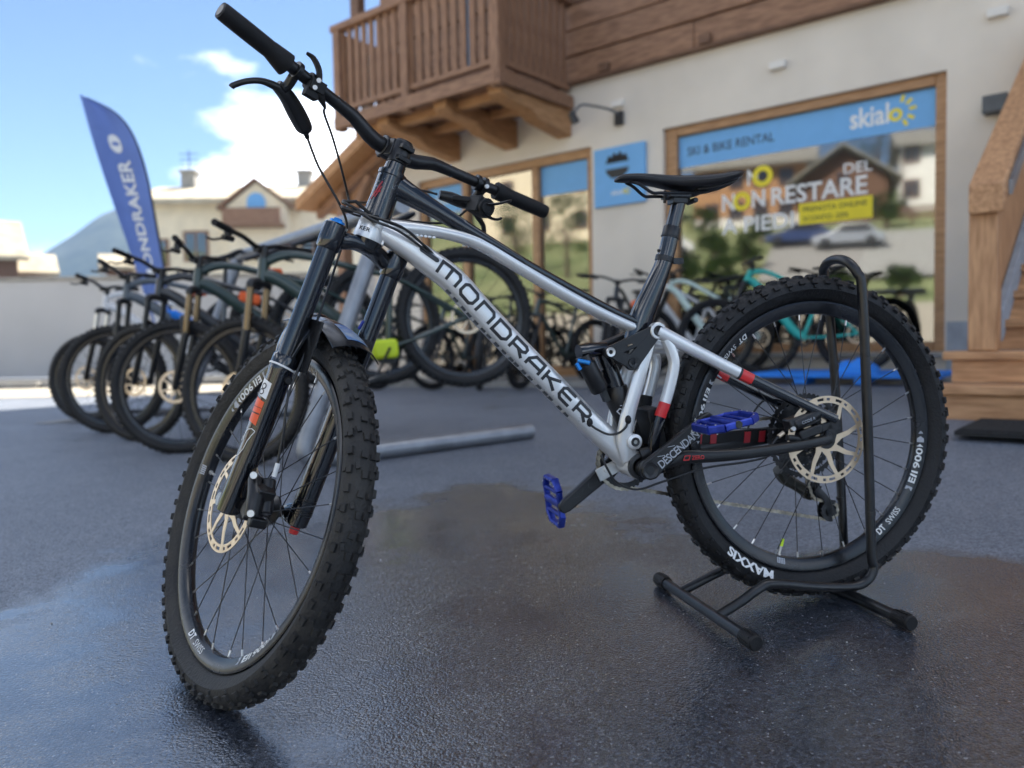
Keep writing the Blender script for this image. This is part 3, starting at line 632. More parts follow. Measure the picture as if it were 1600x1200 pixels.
for r, y, n in cogs:
    toothed(t, (0, 0), r, n, y-0.0009, y+0.0009, max(0.018, r-0.013))
for i in range(6):
    a = i*pi/3; t.tube([(0.02*cos(a), -0.045, 0.02*sin(a)), (0.09*cos(a+0.25), -0.021, 0.09*sin(a+0.25))], 0.002, 6, 0.006, up=(0, 1, 0))
t.tube([(0, -0.018, 0), (0, -0.052, 0)], 0.020, 16)
cass = part(t, 'cassette', M['dark_steel'], bike)
# derailleur
t = MB()
t.tube(spline([(-0.018, -0.070, -0.012), (0.002, -0.078, -0.050), (0.020, -0.080, -0.085)], 4), 0.012, 10, 0.016, up=(0, 1, 0))
t.tube(spline([(0.034, -0.078, -0.088), (0.010, -0.088, -0.112), (-0.022, -0.090, -0.132), (-0.048, -0.082, -0.148)], 4), rspl([0.014, 0.016, 0.015, 0.014], 4), 12, rspl([0.012, 0.016, 0.014, 0.016], 4), up=(0, 1, 0), sq=1)
t.lathe([(0.0, -0.095), (0.016, -0.095), (0.019, -0.090), (0.019, -0.072)], (-0.052, 0, -0.150), (0, 1, 0), 20)
der = part(t, 'rear_derailleur', M['olive_black'], bike)
pu, pl_ = Vector((-0.050, -0.056, -0.140)), Vector((-0.092, -0.056, -0.193))
t = MB()
for y in (-0.0475, -0.0645):
    t.tube([(pu.x, y, pu.z+0.004), (-0.076, y, -0.160), (-0.086, y, -0.180), (-0.098, y, -0.206)], 0.0012, 8, [0.010, 0.008, 0.010, 0.013], up=(0, 1, 0))
    t.lathe([(0.016, y-0.001), (0.027, y-0.001), (0.027, y+0.001), (0.016, y+0.001)], (pl_.x, 0, pl_.z), (0, 1, 0), 22, True, radians(150), radians(370))
part(t, 'cage', M['dark_steel'], der)
for p, r, n in ((pu, 0.021, 12), (pl_, 0.0245, 14)):
    t = MB(); toothed(t, (p.x, p.z), r, n, p.y-0.0022, p.y+0.0022, 0.008); part(t, 'jockey_wheel', M['matte_black'], der)
# chain
def arc(c, r, a0, a1, y, k=24): return [Vector((c[0]+r*cos(lerp(a0, a1, i/k)), y, c[1]+r*sin(lerp(a0, a1, i/k)))) for i in range(k+1)]
path = [Vector((pl_.x+0.004, -0.054, pl_.z-0.0235))]+arc((BBx, BBz), 0.0645, radians(-102), radians(98), -0.049)+arc((0, 0), 0.048, radians(96), radians(250), -0.0386)+[Vector((pu.x+0.018, -0.054, pu.z+0.010)), Vector((pu.x+0.004, -0.056, pu.z-0.021)), Vector((pl_.x-0.018, -0.056, pl_.z+0.014)), Vector((pl_.x-0.022, -0.055, pl_.z-0.010)), Vector((pl_.x+0.004, -0.054, pl_.z-0.0235))]
smp = []; acc = 0.0; PT = 0.0127
for a, b in zip(path, path[1:]):
    d = (b-a).length
    while acc < d: smp.append(a.lerp(b, acc/d)); acc += PT
    acc -= d
t = MB()
for i in range(len(smp)-1):
    a, b = smp[i], smp[i+1]; q = (b-a).normalized(); u = q.cross(Vector((0, 1, 0))).normalized(); wdt = 0.0030 if i % 2 else 0.0042
    for s in (1, -1):
        o = Vector((0, s*wdt, 0)); pr = []
        for c_, sg in ((a, -1), (b, 1)):
            for k_ in range(5):
                ang = pi/2*sg*-1+sg*pi*k_/4; pr.append(c_+(q*(cos(ang)*0.0044))+(u*(sin(ang)*0.0044)))
        m1 = a.lerp(b, 0.5); ring = pr[:5]+[m1+u*0.0026*(1 if pr[4].dot(u) > m1.dot(u) else -1)]+pr[5:]+[m1-u*0.0026*(1 if pr[4].dot(u) > m1.dot(u) else -1)]
        n_ = len(ring); t.add([p+o for p in ring]+[p+o*1.35 for p in ring], [tuple(range(n_)), tuple(range(2*n_-1, n_-1, -1))]+[(j, (j+1) % n_, (j+1) % n_+n_, j+n_) for j in range(n_)])
    t.tube([a-Vector((0, 0.0045, 0)), a+Vector((0, 0.0045, 0))], 0.0028, 6)
part(t, 'chain', M['chain'], bike, smooth=0)
# rear brake
t = MB(); bx = Vector((0.055, 0.050, 0.045)); e1 = Vector((0.88, 0, -0.25)).normalized(); e2 = Vector((0.25, 0, 0.88)).normalized()
t.box((0.058, 0.052, 0.046), (0.082, 0.030, 0.030), e1, (0, 1, 0), e2); t.box((0.045, 0.060, 0.020), (0.060, 0.022, 0.022), e1, (0, 1, 0), e2)
t.tube([(0.085, 0.058, 0.036), (0.020, 0.058, 0.062)], 0.014, 14); t.box((0.005, 0.060, 0.028), (0.04, 0.012, 0.022), e1, (0, 1, 0), e2)
t.tube([(0.100, 0.056, 0.010), (0.050, 0.062, 0.000)], 0.009, 10)
cal = part(t, 'rear_caliper', M['satin_black'], bike, bevel=0.004)
t = MB(); text_mb('CODE R', 0.0070, lambda x, y: Vector((0.054, 0.0725, 0.047))-e1*x*0.98+e2*(y-0.003)+Vector((0, 0, 0)), 1.0, 0.0, width=0.036, mb=t); part(t, 'lettering', M['grey_print'], cal, smooth=0)
for c in ((0.090, 0.068, 0.030), (0.022, 0.070, 0.000), (0.030, 0.066, 0.030)):
    t = MB(); t.lathe([(0, 0.002), (0.005, 0.002), (0.006, -0.004)], c, (0, 1, 0), 10); part(t, 'bolt', M['raw_steel'], cal)
t = MB(); t.tube([(0.105, 0.052, 0.020), (0.118, 0.052, 0.012)], 0.005, 8); part(t, 'hose_fitting', M['rotor'], cal)
t = MB(); t.tube(spline([(0.118, 0.052, 0.012), (0.136, 0.052, -0.008), (0.142, 0.052, -0.030), (0.20, 0.046, -0.042), (0.30, 0.044, -0.050), (0.40, 0.040, -0.075), (0.455, 0.036, -0.088), (0.500, 0.034, -0.070), (0.520, 0.030, -0.040), (0.532, 0.024, -0.010)], 5), 0.0026, 8); part(t, 'brake_hose', M['hose'], cal)
t = MB(); t.tube(spline([(0.02, -0.066, 0.03), (0.06, -0.060, 0.07), (0.09, -0.05, 0.085), (0.12, -0.055, 0.05), (0.16, -0.054, -0.03), (0.30, -0.048, -0.055), (0.42, -0.03, -0.082)], 5), 0.0024, 8); part(t, 'gear_cable', M['hose'], der)

# ---------------------------------------------------------------- fork
fk = MB()
cr_pts = spline([(0, LEG, -0.024), (0.004, LEG*0.72, -0.022), (0.006, LEG*0.36, -0.014), (0.004, 0, -0.013), (0.006, -LEG*0.36, -0.014), (0.004, -LEG*0.72, -0.022), (0, -LEG, -0.024)], 4)
fk.tube(cr_pts, rspl([0.017, 0.017, 0.024, 0.029, 0.024, 0.017, 0.017], 4), 14, rspl([0.020, 0.018, 0.016, 0.014, 0.016, 0.018, 0.020], 4), up=(1, 0, 0), sq=0.5)
fk.tube([(0, 0, -0.014), (0, 0, 0.001)], [0.026, 0.030], 24)
for s in (1, -1): fk.tube([(0, s*LEG, 0.004), (0, s*LEG, 0.001), (0, s*LEG, -0.028), (0, s*LEG, -0.046), (0, s*LEG, -0.050)], [0.0195, 0.0232, 0.0240, 0.0232, 0.0205], 24)
fork = part(fk, 'fork', M['gloss_black'], bike, KT, label='glossy black suspension fork with blue top caps')
for s in (1, -1):
    t = MB(); t.tube([(0, s*LEG, -0.046), (0, s*LEG, -0.300)], 0.0192, 26); part(t, 'stanchion', M['gloss_black'], fork, KT)
    t = MB(); t.lathe([(0.0, 0.0125), (0.008, 0.0125), (0.0095, 0.009), (0.0145, 0.008), (0.0155, 0.004), (0.0155, 0.0)], (0, s*LEG, 0.0015), (0, 0, 1), 22); part(t, 'top_cap', M['bright_blue'], fork, KT)
low = MB()
for s in (1, -1):
    low.tube([(0, s*LEG, -0.268), (0, s*LEG, -0.272), (0, s*LEG, -0.300), (0, s*LEG, -0.310), (0, s*LEG, -0.45), (0.002, s*LEG, -0.545), (0.004, s*LEG, -0.587), (0.004, s*LEG, -0.590)], [0.0225, 0.0250, 0.0252, 0.0240, 0.0232, 0.0225, 0.0215, 0.0190], 26)
    low.tube([(0.006, s*0.066, -0.560), (OFF, s*0.064, -0.575)], 0.010, 12, 0.020, up=(0, 1, 0)); low.lathe([(0, s*0.086), (0.013, s*0.086), (0.015, s*0.082), (0.015, s*0.056)], (OFF, 0, -A2C), (0, 1, 0), 18)
low.tube(spline([(0.016, LEG, -0.290), (0.046, LEG*0.93, -0.250), (0.062, LEG*0.68, -0.204), (0.068, 0, -0.176), (0.062, -LEG*0.68, -0.204), (0.046, -LEG*0.93, -0.250), (0.016, -LEG, -0.290)], 5), 0.0145, 12, 0.010, up=(1, 0, 0))
low.tube(spline([(-0.012, LEG, -0.290), (-0.008, LEG*0.80, -0.225), (0.0, LEG*0.5, -0.192), (0.004, 0, -0.180), (0.0, -LEG*0.5, -0.192), (-0.008, -LEG*0.80, -0.225), (-0.012, -LEG, -0.290)], 4), 0.010, 10, 0.007, up=(1, 0, 0))
lows = part(low, 'fork_lowers', M['gloss_black'], bike, KT, label='black fork lowers with arch and decals')
def legf(x, e, dr=0.0):      # left leg surface; x to the image left, centred on the decal line
    a = radians(112)-x/0.0232; r = 0.0232+0.0006+dr+max(0, (e+0.45))*0.0055
    return Vector((r*cos(a), LEG+r*sin(a), e))
t = MB()
def patch(mb, x0, x1, e0, e1, skew=0.0, n=6, k=3):
    vs = [legf(lerp(x0, x1, i/n)+0, lerp(e0, e1, j/k)+skew*(lerp(x0, x1, i/n))) for j in range(k+1) for i in range(n+1)]
    mb.add(vs, [(j*(n+1)+i, j*(n+1)+i+1, (j+1)*(n+1)+i+1, (j+1)*(n+1)+i) for j in range(k) for i in range(n)])
patch(t, -0.010, 0.019, -0.358, -0.326, 0.25); part(t, 'decal', M['white'], lows, KT, smooth=0)
t = MB(); ol = lambda x, y: legf(x, y, 0.0004)
strokes(t, [[(0.004+0.0052*cos(a*pi/6), -0.3375+0.0052*sin(a*pi/6)) for a in range(13)], [(0.006+0.0062*cos(a*pi/6), -0.349+0.0050*sin(a*pi/6)) for a in range(13)]], 0.0022, ol); part(t, 'decal_mark', M['black_print'], lows, KT, smooth=0)
t = MB(); patch(t, -0.009, 0.021, -0.411, -0.364, 0.25); part(t, 'decal', M['orange'], lows, KT, smooth=0)
t = MB()
for e in (-0.379, -0.391): strokes(t, [[(-0.008+0.002*i, e-0.002*i*0.0) for i in range(14)]], 0.0022 if e < -0.385 else 0.0010, ol)
part(t, 'decal_mark', M['black_print'], lows, KT, smooth=0)
t = MB()
bird = [[(-0.012, -0.424), (-0.004, -0.421), (0.004, -0.425), (0.009, -0.434), (0.008, -0.446), (0.014, -0.440), (0.013, -0.452), (0.018, -0.447), (0.016, -0.460), (0.022, -0.456), (0.020, -0.470)], [(-0.012, -0.424), (-0.008, -0.434), (-0.004, -0.446), (-0.002, -0.462), (0.004, -0.476), (0.013, -0.482), (0.022, -0.480)], [(0.023, -0.430), (0.020, -0.442), (0.024, -0.452)]]
strokes(t, bird, 0.0013, ol); part(t, 'decal', M['white'], lows, KT, smooth=0)
t = MB(); strokes(t, [[(0.022+0.001*sin(i*1.9), -0.49-0.007*i) for i in range(13)], [(0.016, -0.50), (0.020, -0.515), (0.015, -0.53), (0.021, -0.55)]], 0.0016, ol); part(t, 'decal', M['rotor'], lows, KT, smooth=0)
t = MB(); t.lathe([(0.0262, -0.0020), (0.0272, -0.0016), (0.0272, 0.0016), (0.0262, 0.0020)], (0, LEG, -0.294), (0.10, -0.18, 1), 26, True); t.box((-0.018, LEG-0.021, -0.294), (0.007, 0.007, 0.006)); part(t, 'cable_tie', M['white'], lows, KT)
t = MB(); t.lathe([(0.0, 0.009), (0.006, 0.009), (0.0085, 0.004), (0.0085, -0.004)], (-0.022, LEG-0.010, -0.313), (-0.9, 0.3, 0), 14); part(t, 'bleed_port', M['matte_black'], lows, KT)
t = MB(); t.lathe([(0.0, -0.016), (0.009, -0.016), (0.010, -0.012), (0.010, 0)], (0.004, -LEG, -0.591), (0, 0, 1), 16); part(t, 'rebound_dial', M['red'], lows, KT)
t = MB()
for e in (-0.532, -0.537, -0.553, -0.558, -0.563): t.lathe([(0.0222, -0.0006), (0.0236, -0.0006), (0.0236, 0.0006), (0.0222, 0.0006)], (0.002, -LEG, e), (0, 0, 1), 24, True)
part(t, 'leg_ring', M['dark_steel'], lows, KT)
# mudguard
def fend(al, v, dr=0.0):
    r = 0.402-0.10*abs(v)**2.2*6+dr; hw = lerp(0.051, 0.045, (al+24)/24) if al < 0 else 0.045
    a = radians(al); y = v*hw/0.06*0.06
    rr = 0.402+dr-0.020*(abs(v)/1.0)**2.0
    return Vector((OFF+rr*sin(a), v*hw, -A2C+rr*cos(a)))
def sheet(mb, f, us, vs_, th):
    g = [[f(u, v, 0.0) for v in vs_] for u in us]; h = [[f(u, v, th) for v in vs_] for u in us]; nu, nv = len(us), len(vs_)
    pts = [p for r in g for p in r]+[p for r in h for p in r]; o = nu*nv; fs = []
    for i in range(nu-1):
        for j in range(nv-1): q = (i*nv+j, i*nv+j+1, (i+1)*nv+j+1, (i+1)*nv+j); fs += [q[::-1], tuple(x+o for x in q)]
    for i in range(nu-1): fs += [(i*nv, (i+1)*nv, (i+1)*nv+o, i*nv+o), (i*nv+nv-1, i*nv+nv-1+o, (i+1)*nv+nv-1+o, (i+1)*nv+nv-1)]
    for j in range(nv-1): fs += [(j, j+o, j+1+o, j+1), ((nu-1)*nv+j, (nu-1)*nv+j+1, (nu-1)*nv+j+1+o, (nu-1)*nv+j+o)]
    mb.add(pts, fs)
t = MB(); sheet(t, fend, [-24+2.0*i for i in range(21)], [-1+0.2*i for i in range(11)], 0.0022)
gd = part(t, 'mudguard', M['fender'], bike, KT, smooth=50, label='small black mudguard over the front tyre')
t = MB(); sheet(t, lambda u, v, d: fend(u, v, d+0.0030), [-21+1.4*i for i in range(9)], [-0.45+0.15*i for i in range(7)], 0.0004); part(t, 'sticker', M['fender_dec'], gd, KT, smooth=50)
t = MB(); 
for s in (1, -1): sheet(t, lambda u, v, d: Vector((lerp(-0.060, 0.055, u), s*(0.052+0.003*v+d), lerp(-0.290, -0.186, v))), [0, .5, 1], [0, .5, 1], 0.002)
part(t, 'mudguard_wing', M['fender'], gd, KT)
t = MB(); t.box((-0.040, -0.030, -0.163), (0.005, 0.003, 0.020), (0.9, 0.2, 0.3)); part(t, 'blue_tie', M['blue_alloy'], gd, KT)
# front brake caliper
t = MB(); t.box((-0.062, 0.054, -0.545), (0.030, 0.036, 0.070), (0.94, 0, 0.34)); t.tube([(-0.040, 0.068, -0.505), (-0.072, 0.068, -0.530), (-0.084, 0.066, -0.570)], [0.012, 0.016, 0.014], 14); t.tube([(-0.050, 0.044, -0.500), (-0.080, 0.042, -0.560)], 0.014, 12); t.box((-0.026, 0.060, -0.510), (0.050, 0.014, 0.020)); t.box((-0.026, 0.060, -0.566), (0.050, 0.014, 0.020)); t.box((-0.088, 0.054, -0.576), (0.016, 0.034, 0.018))
fc = part(t, 'front_caliper', M['satin_black'], bike, KT, bevel=0.003)
for c in ((-0.060, 0.080, -0.497), (-0.092, 0.074, -0.560)):
    t = MB(); t.lathe([(0.003, 0.006), (0.0065, 0.006), (0.0075, 0.003), (0.0075, -0.004)], c, (-0.85, 0.5, 0.1), 14); part(t, 'bolt', M['raw_steel'], fc, KT)
t = MB(); t.tube([(-0.058, 0.040, -0.492), (-0.054, 0.040, -0.466)], 0.0048, 10); part(t, 'hose_fitting', M['white'], fc, KT)
t = MB(); t.tube(spline([(-0.054, 0.040, -0.468), (-0.046, 0.050, -0.40), (-0.034, 0.060, -0.330), (-0.020, 0.050, -0.23), (0.02, 0.035, -0.10), (0.058, 0.02, -0.03), (0.062, 0.018, 0.000)], 5), 0.0026, 8); part(t, 'brake_hose', M['hose'], fc, KT)

# ---------------------------------------------------------------- stem, bars and controls
t = MB(); t.tube([(0, 0, 0.1462), (0, 0, 0.1500), (0, 0, 0.1505), (0, 0, 0.163)], [0.0225, 0.0225, 0.0205, 0.0205], 24); t.tube([(0, 0, 0.1655), (0, 0, 0.1630)], 0.0190, 20)
part(t, 'headset_spacer', M['gloss_black'], bike, KT)
BARC = Vector((0.040, 0, 0.196))
t = MB(); t.tube([(0, 0, 0.1655), (0, 0, 0.168), (0, 0, 0.208), (0, 0, 0.212)], [0.0185, 0.0205, 0.0205, 0.0180], 24); t.box((0.020, 0, 0.194), (0.040, 0.046, 0.034)); t.tube([(BARC.x, -0.026, BARC.z), (BARC.x, 0.026, BARC.z)], 0.0225, 24)
t.box((-0.017, 0, 0.176), (0.018, 0.030, 0.010)); t.box((-0.017, 0, 0.199), (0.018, 0.030, 0.010)); t.tube([(0, 0, 0.211), (0, 0, 0.2145)], 0.0170, 22)
stem = part(t, 'stem', M['satin_black'], bike, KT, bevel=0.002)
t = MB(); t.lathe([(0, 0.002), (0.004, 0.002), (0.005, 0)], (0, 0, 0.2145), (0, 0, 1), 12)
for b in (0.018, -0.018):
    for e in (0.019, -0.019): t.lathe([(0, 0.002), (0.0035, 0.002), (0.004, -0.003)], (BARC.x+0.013, b, BARC.z+e), (1, 0, 0.0), 10)
part(t, 'bolt', M['dark_steel'], stem, KT)
def bp(b):
    s = abs(b)
    if s > 0.12: return Vector((0.0548-(s-0.05)*0.1405, b, 0.2152+(s-0.05)*0.0875))
    f = max(0, (s-0.035)/0.085); f = f*f*(3-2*f); return Vector((lerp(BARC.x, 0.0450, f), b, lerp(BARC.z, 0.2213, f)))
t = MB(); bs = [-0.40+0.02*i for i in range(41)]; t.tube([bp(b) for b in bs], [0.0160 if abs(b) < 0.05 else 0.0160-0.0044*min(1, (abs(b)-0.05)/0.10) for b in bs], 20); bar = part(t, 'handlebar', M['satin_black'], bike, KT, label='wide matt black riser handlebar')
for s in (1, -1):
    t = MB(); k = 22; pp = []; rr = []
    for i in range(k):
        f = i/(k-1); b = s*lerp(0.263, 0.4025, f); r = 0.0158+0.0008*sin(f*pi)
        if f < 0.10: r = lerp(0.0225, 0.0205, f/0.10) if s > 0 else 0.0195
        elif f < 0.3: r = lerp(0.0205 if s > 0 else 0.0195, 0.0160, (f-0.1)/0.2)
        if f > 0.97: r = 0.0150
        pp.append(bp(b)-(Vector((0, 0, 0.0035*(1-min(1, f/0.25)))) if s > 0 else Vector((0, 0, 0)))); rr.append(r)
    t.tube(pp, rr, 22); g = part(t, 'grip', M['rubber_grip'], bar, KT)
    t = MB(); t.tube([bp(s*0.4020), bp(s*0.4038)], [0.0115, 0.0105], 16); part(t, 'grip_end', M['satin_black'], bar, KT)
def clampring(mb, b, r=0.0175, w_=0.010): 
    d = (bp(b+0.01)-bp(b-0.01)).normalized(); mb.tube([bp(b)-d*w_/2, bp(b)+d*w_/2], r, 20)
# left brake lever and dropper remote
t = MB(); clampring(t, 0.240); piv = Vector((0.050, 0.246, 0.196))
t.tube(spline([bp(0.240)+Vector((0.006, 0, -0.010)), (0.046, 0.240, 0.205), piv], 3), 0.010, 10)
t.tube(spline([piv+Vector((0.006, 0.010, 0.002)), (0.060, 0.230, 0.190), (0.072, 0.200, 0.176), (0.084, 0.170, 0.160), (0.088, 0.162, 0.154)], 4), rspl([0.010, 0.0135, 0.0150, 0.0145, 0.0095], 4), 14, rspl([0.011, 0.0135, 0.0160, 0.0150, 0.0100], 4), sq=1.2)
t.tube([(0.088, 0.162, 0.154), (0.092, 0.152, 0.146)], [0.006, 0.0045], 10)
lb = part(t, 'brake_lever', M['satin_black'], bar, KT, bevel=0.001)
t = MB(); t.tube(spline([piv+Vector((0.002, -0.004, -0.002)), (0.052, 0.262, 0.193), (0.055, 0.285, 0.189), (0.066, 0.305, 0.178), (0.076, 0.320, 0.163), (0.079, 0.322, 0.158)], 4), rspl([0.006, 0.0065, 0.0050, 0.0045, 0.0045, 0.0055], 4), 10, rspl([0.008, 0.0075, 0.0060, 0.0055, 0.0055, 0.006], 4)); part(t, 'lever_blade', M['satin_black'], bar, KT)
t = MB(); clampring(t, 0.208, 0.0170, 0.012); t.box((0.020, 0.204, 0.212), (0.020, 0.026, 0.028)); t.box((0.012, 0.200, 0.222), (0.012, 0.030, 0.022))
t.tube(spline([(0.016, 0.198, 0.228), (0.016, 0.206, 0.250), (0.020, 0.222, 0.266), (0.026, 0.236, 0.270)], 4), rspl([0.010, 0.009, 0.008, 0.004], 4), 8, rspl([0.006, 0.005, 0.004, 0.003], 4))
t.tube([(0.016, 0.192, 0.214), (0.018, 0.170, 0.196)], [0.010, 0.003], 8)
rm = part(t, 'dropper_lever', M['matte_black'], bar, KT, bevel=0.002)
for c in ((0.005, 0.204, 0.231), (0.006, 0.206, 0.216)):
    t = MB(); t.lathe([(0.0018, 0.002), (0.0042, 0.0022), (0.0048, 0), (0.0048, -0.004)], c, (-0.9, 0.4, -0.1), 12); part(t, 'bolt', M['white'], rm, KT)
# right lever, reservoir, shifter
t = MB(); clampring(t, -0.232); clampring(t, -0.214, 0.0172, 0.008)
t.tube(spline([bp(-0.232)+Vector((0.004, 0, -0.012)), (0.050, -0.236, 0.200), (0.062, -0.240, 0.188)], 3), 0.011, 10)
t.tube(spline([(0.066, -0.238, 0.186), (0.074, -0.218, 0.184), (0.084, -0.196, 0.184), (0.094, -0.172, 0.180)], 4), rspl([0.010, 0.0135, 0.014, 0.010], 4), 14, rspl([0.010, 0.0125, 0.0125, 0.010], 4), sq=1.5)
rb = part(t, 'brake_lever', M['satin_black'], bar, KT)
t = MB(); t.tube(spline([(0.064, -0.246, 0.182), (0.070, -0.270, 0.174), (0.080, -0.300, 0.166), (0.096, -0.322, 0.156)], 4), 0.005, 10, 0.0065); part(t, 'lever_blade', M['satin_black'], bar, KT)
t = MB(); t.box((0.004, -0.226, 0.178), (0.040, 0.044, 0.036)); t.tube([(-0.024, -0.226, 0.176), (0.010, -0.226, 0.178)], 0.0205, 20); t.tube([(-0.028, -0.222, 0.174), (-0.020, -0.222, 0.174)], 0.012, 16)
t.tube([(0.02, -0.210, 0.186), (0.05, -0.180, 0.176)], 0.007, 10)
sh = part(t, 'shifter', M['matte_black'], bar, KT, bevel=0.002)
t = MB(); t.tube(spline([(-0.026, -0.222, 0.182), (-0.034, -0.240, 0.192), (-0.038, -0.258, 0.206), (-0.036, -0.268, 0.212)], 3), rspl([0.008, 0.009, 0.008, 0.005], 3), 8, 0.003); t.tube(spline([(-0.020, -0.226, 0.160), (-0.030, -0.250, 0.160), (-0.034, -0.262, 0.168)], 3), 0.008, 8, 0.003); part(t, 'shift_paddle', M['dark_steel'], sh, KT)
t = MB(); t.lathe([(0.002, 0.002), (0.0042, 0.0022), (0.0048, 0), (0.0048, -0.004)], (0.006, -0.226, 0.226), (-1, 0.3, 0), 12); part(t, 'bolt', M['white'], sh, KT)
# hoses and cables
hz = MB(); hz.tube(spline([K(0.092, 0.152, 0.146), K(0.089, 0.132, 0.124), K(0.083, 0.110, 0.101), K(0.066, 0.060, 0.058), K(0.060, 0.030, 0.028), K(0.062, 0.018, 0.000)], 6), 0.0026, 8); part(hz, 'brake_hose', M['hose'], bar, None)
hz = MB(); hz.tube(spline([K(0.018, 0.170, 0.196), K(0.042, 0.158, 0.192), K(0.056, 0.120, 0.163), K(0.072, 0.070, 0.116), K(0.080, 0.030, 0.070), TL((1.050, 0.030, 0.505)), TL((1.015, 0.042, 0.492)), TL((0.975, 0.040, 0.478)), TL((0.935, 0.034, 0.462)), TL((0.905, 0.026, 0.436)), TL((0.880, 0.020, 0.414))], 6), 0.0024, 8); part(hz, 'dropper_cable', M['hose'], bar, None)
hz = MB(); hz.tube(spline([K(0.02, -0.206, 0.160), K(0.050, -0.185, 0.120), K(0.110, -0.110, 0.090), K(0.125, -0.02, 0.060), TL((1.062, 0.010, 0.512)), TL((1.040, 0.040, 0.498)), TL((1.000, 0.046, 0.486)), TL((0.950, 0.040, 0.470)), TL((0.912, 0.030, 0.442)), TL((0.886, 0.022, 0.420))], 6), 0.0026, 8); part(hz, 'gear_cable', M['hose'], bar, None)
hz = MB(); hz.tube(spline([K(0.096, -0.168, 0.179), K(0.115, -0.120, 0.165), K(0.130, -0.04, 0.10), TL((1.058, 0.004, 0.524)), TL((1.036, 0.036, 0.504)), TL((1.005, 0.050, 0.480)), TL((0.958, 0.044, 0.462)), TL((0.915, 0.028, 0.436)), TL((0.890, 0.022, 0.416))], 6), 0.0026, 8); part(hz, 'brake_hose', M['hose'], bar, None)
t = MB(); t.tube([(1.060, 0.012, 0.520), (1.036, 0.034, 0.518), (1.006, 0.036, 0.492)], 0.0035, 8); t.tube([(1.060, 0.012, 0.505), (1.032, 0.036, 0.500), (1.002, 0.040, 0.480)], 0.0045, 8); t.box((1.000, 0.040, 0.484), (0.014, 0.010, 0.014)); part(t, 'cable_guide', M['matte_black'])

# ---------------------------------------------------------------- rain drops left on the frame
wd_ = bpy.data.materials.new('water'); wd_.use_nodes = True; b_ = wd_.node_tree.nodes['Principled BSDF']; b_.inputs['Transmission Weight'].default_value = 0.9; b_.inputs['Roughness'].default_value = 0.03; b_.inputs['IOR'].default_value = 1.33; b_.inputs['Base Color'].default_value = (0.9, 0.95, 1, 1)
M['water'] = wd_
rnd = random.Random(3); t = MB(); ttp = spline([(0.820, 0, 0.455), (0.775, 0, 0.439), (0.735, 0, 0.417), (0.603, 0, 0.340), (0.510, 0, 0.293), (0.440, 0, 0.262)], 12)
for i in range(46):
    f = rnd.random()*(len(ttp)-2); a = ttp[int(f)].lerp(ttp[int(f)+1], f % 1); r = rnd.uniform(0.0010, 0.0023); t.ball(a+Vector((0, rnd.uniform(-0.004, 0.013), -0.0155)), r, 6, (1, 1, 1.3))
for i in range(60):
    sd_ = rnd.uniform(0.16, 0.60); r = rnd.uniform(0.0006, 0.0016); t.ball(dt_surf(sd_, rnd.choice((0.0225, 0.0235, -0.022, rnd.uniform(-0.02, 0.02)))), r, 6, (1, 0.6, 1))
for i in range(110):
    e = rnd.uniform(0.05, 0.136); a = rnd.uniform(radians(20), radians(150)); t.ball(axp(e)+(_fx*cos(a)+Vector((0, 1, 0))*sin(a))*0.0272, rnd.uniform(0.0005, 0.0012), 6)
for i in range(60):
    b = rnd.uniform(0.06, 0.25)*rnd.choice((1, 1, -1)); a = rnd.uniform(0, 2*pi); q = KT(bp(b)+Vector((cos(a)*0.0128, 0, sin(a)*0.0128)))+BO; t.ball(q, rnd.uniform(0.0006, 0.0012), 6)
wdp = part(t, 'water_drop', M['water'], bike); wdp['kind'] = 'stuff'
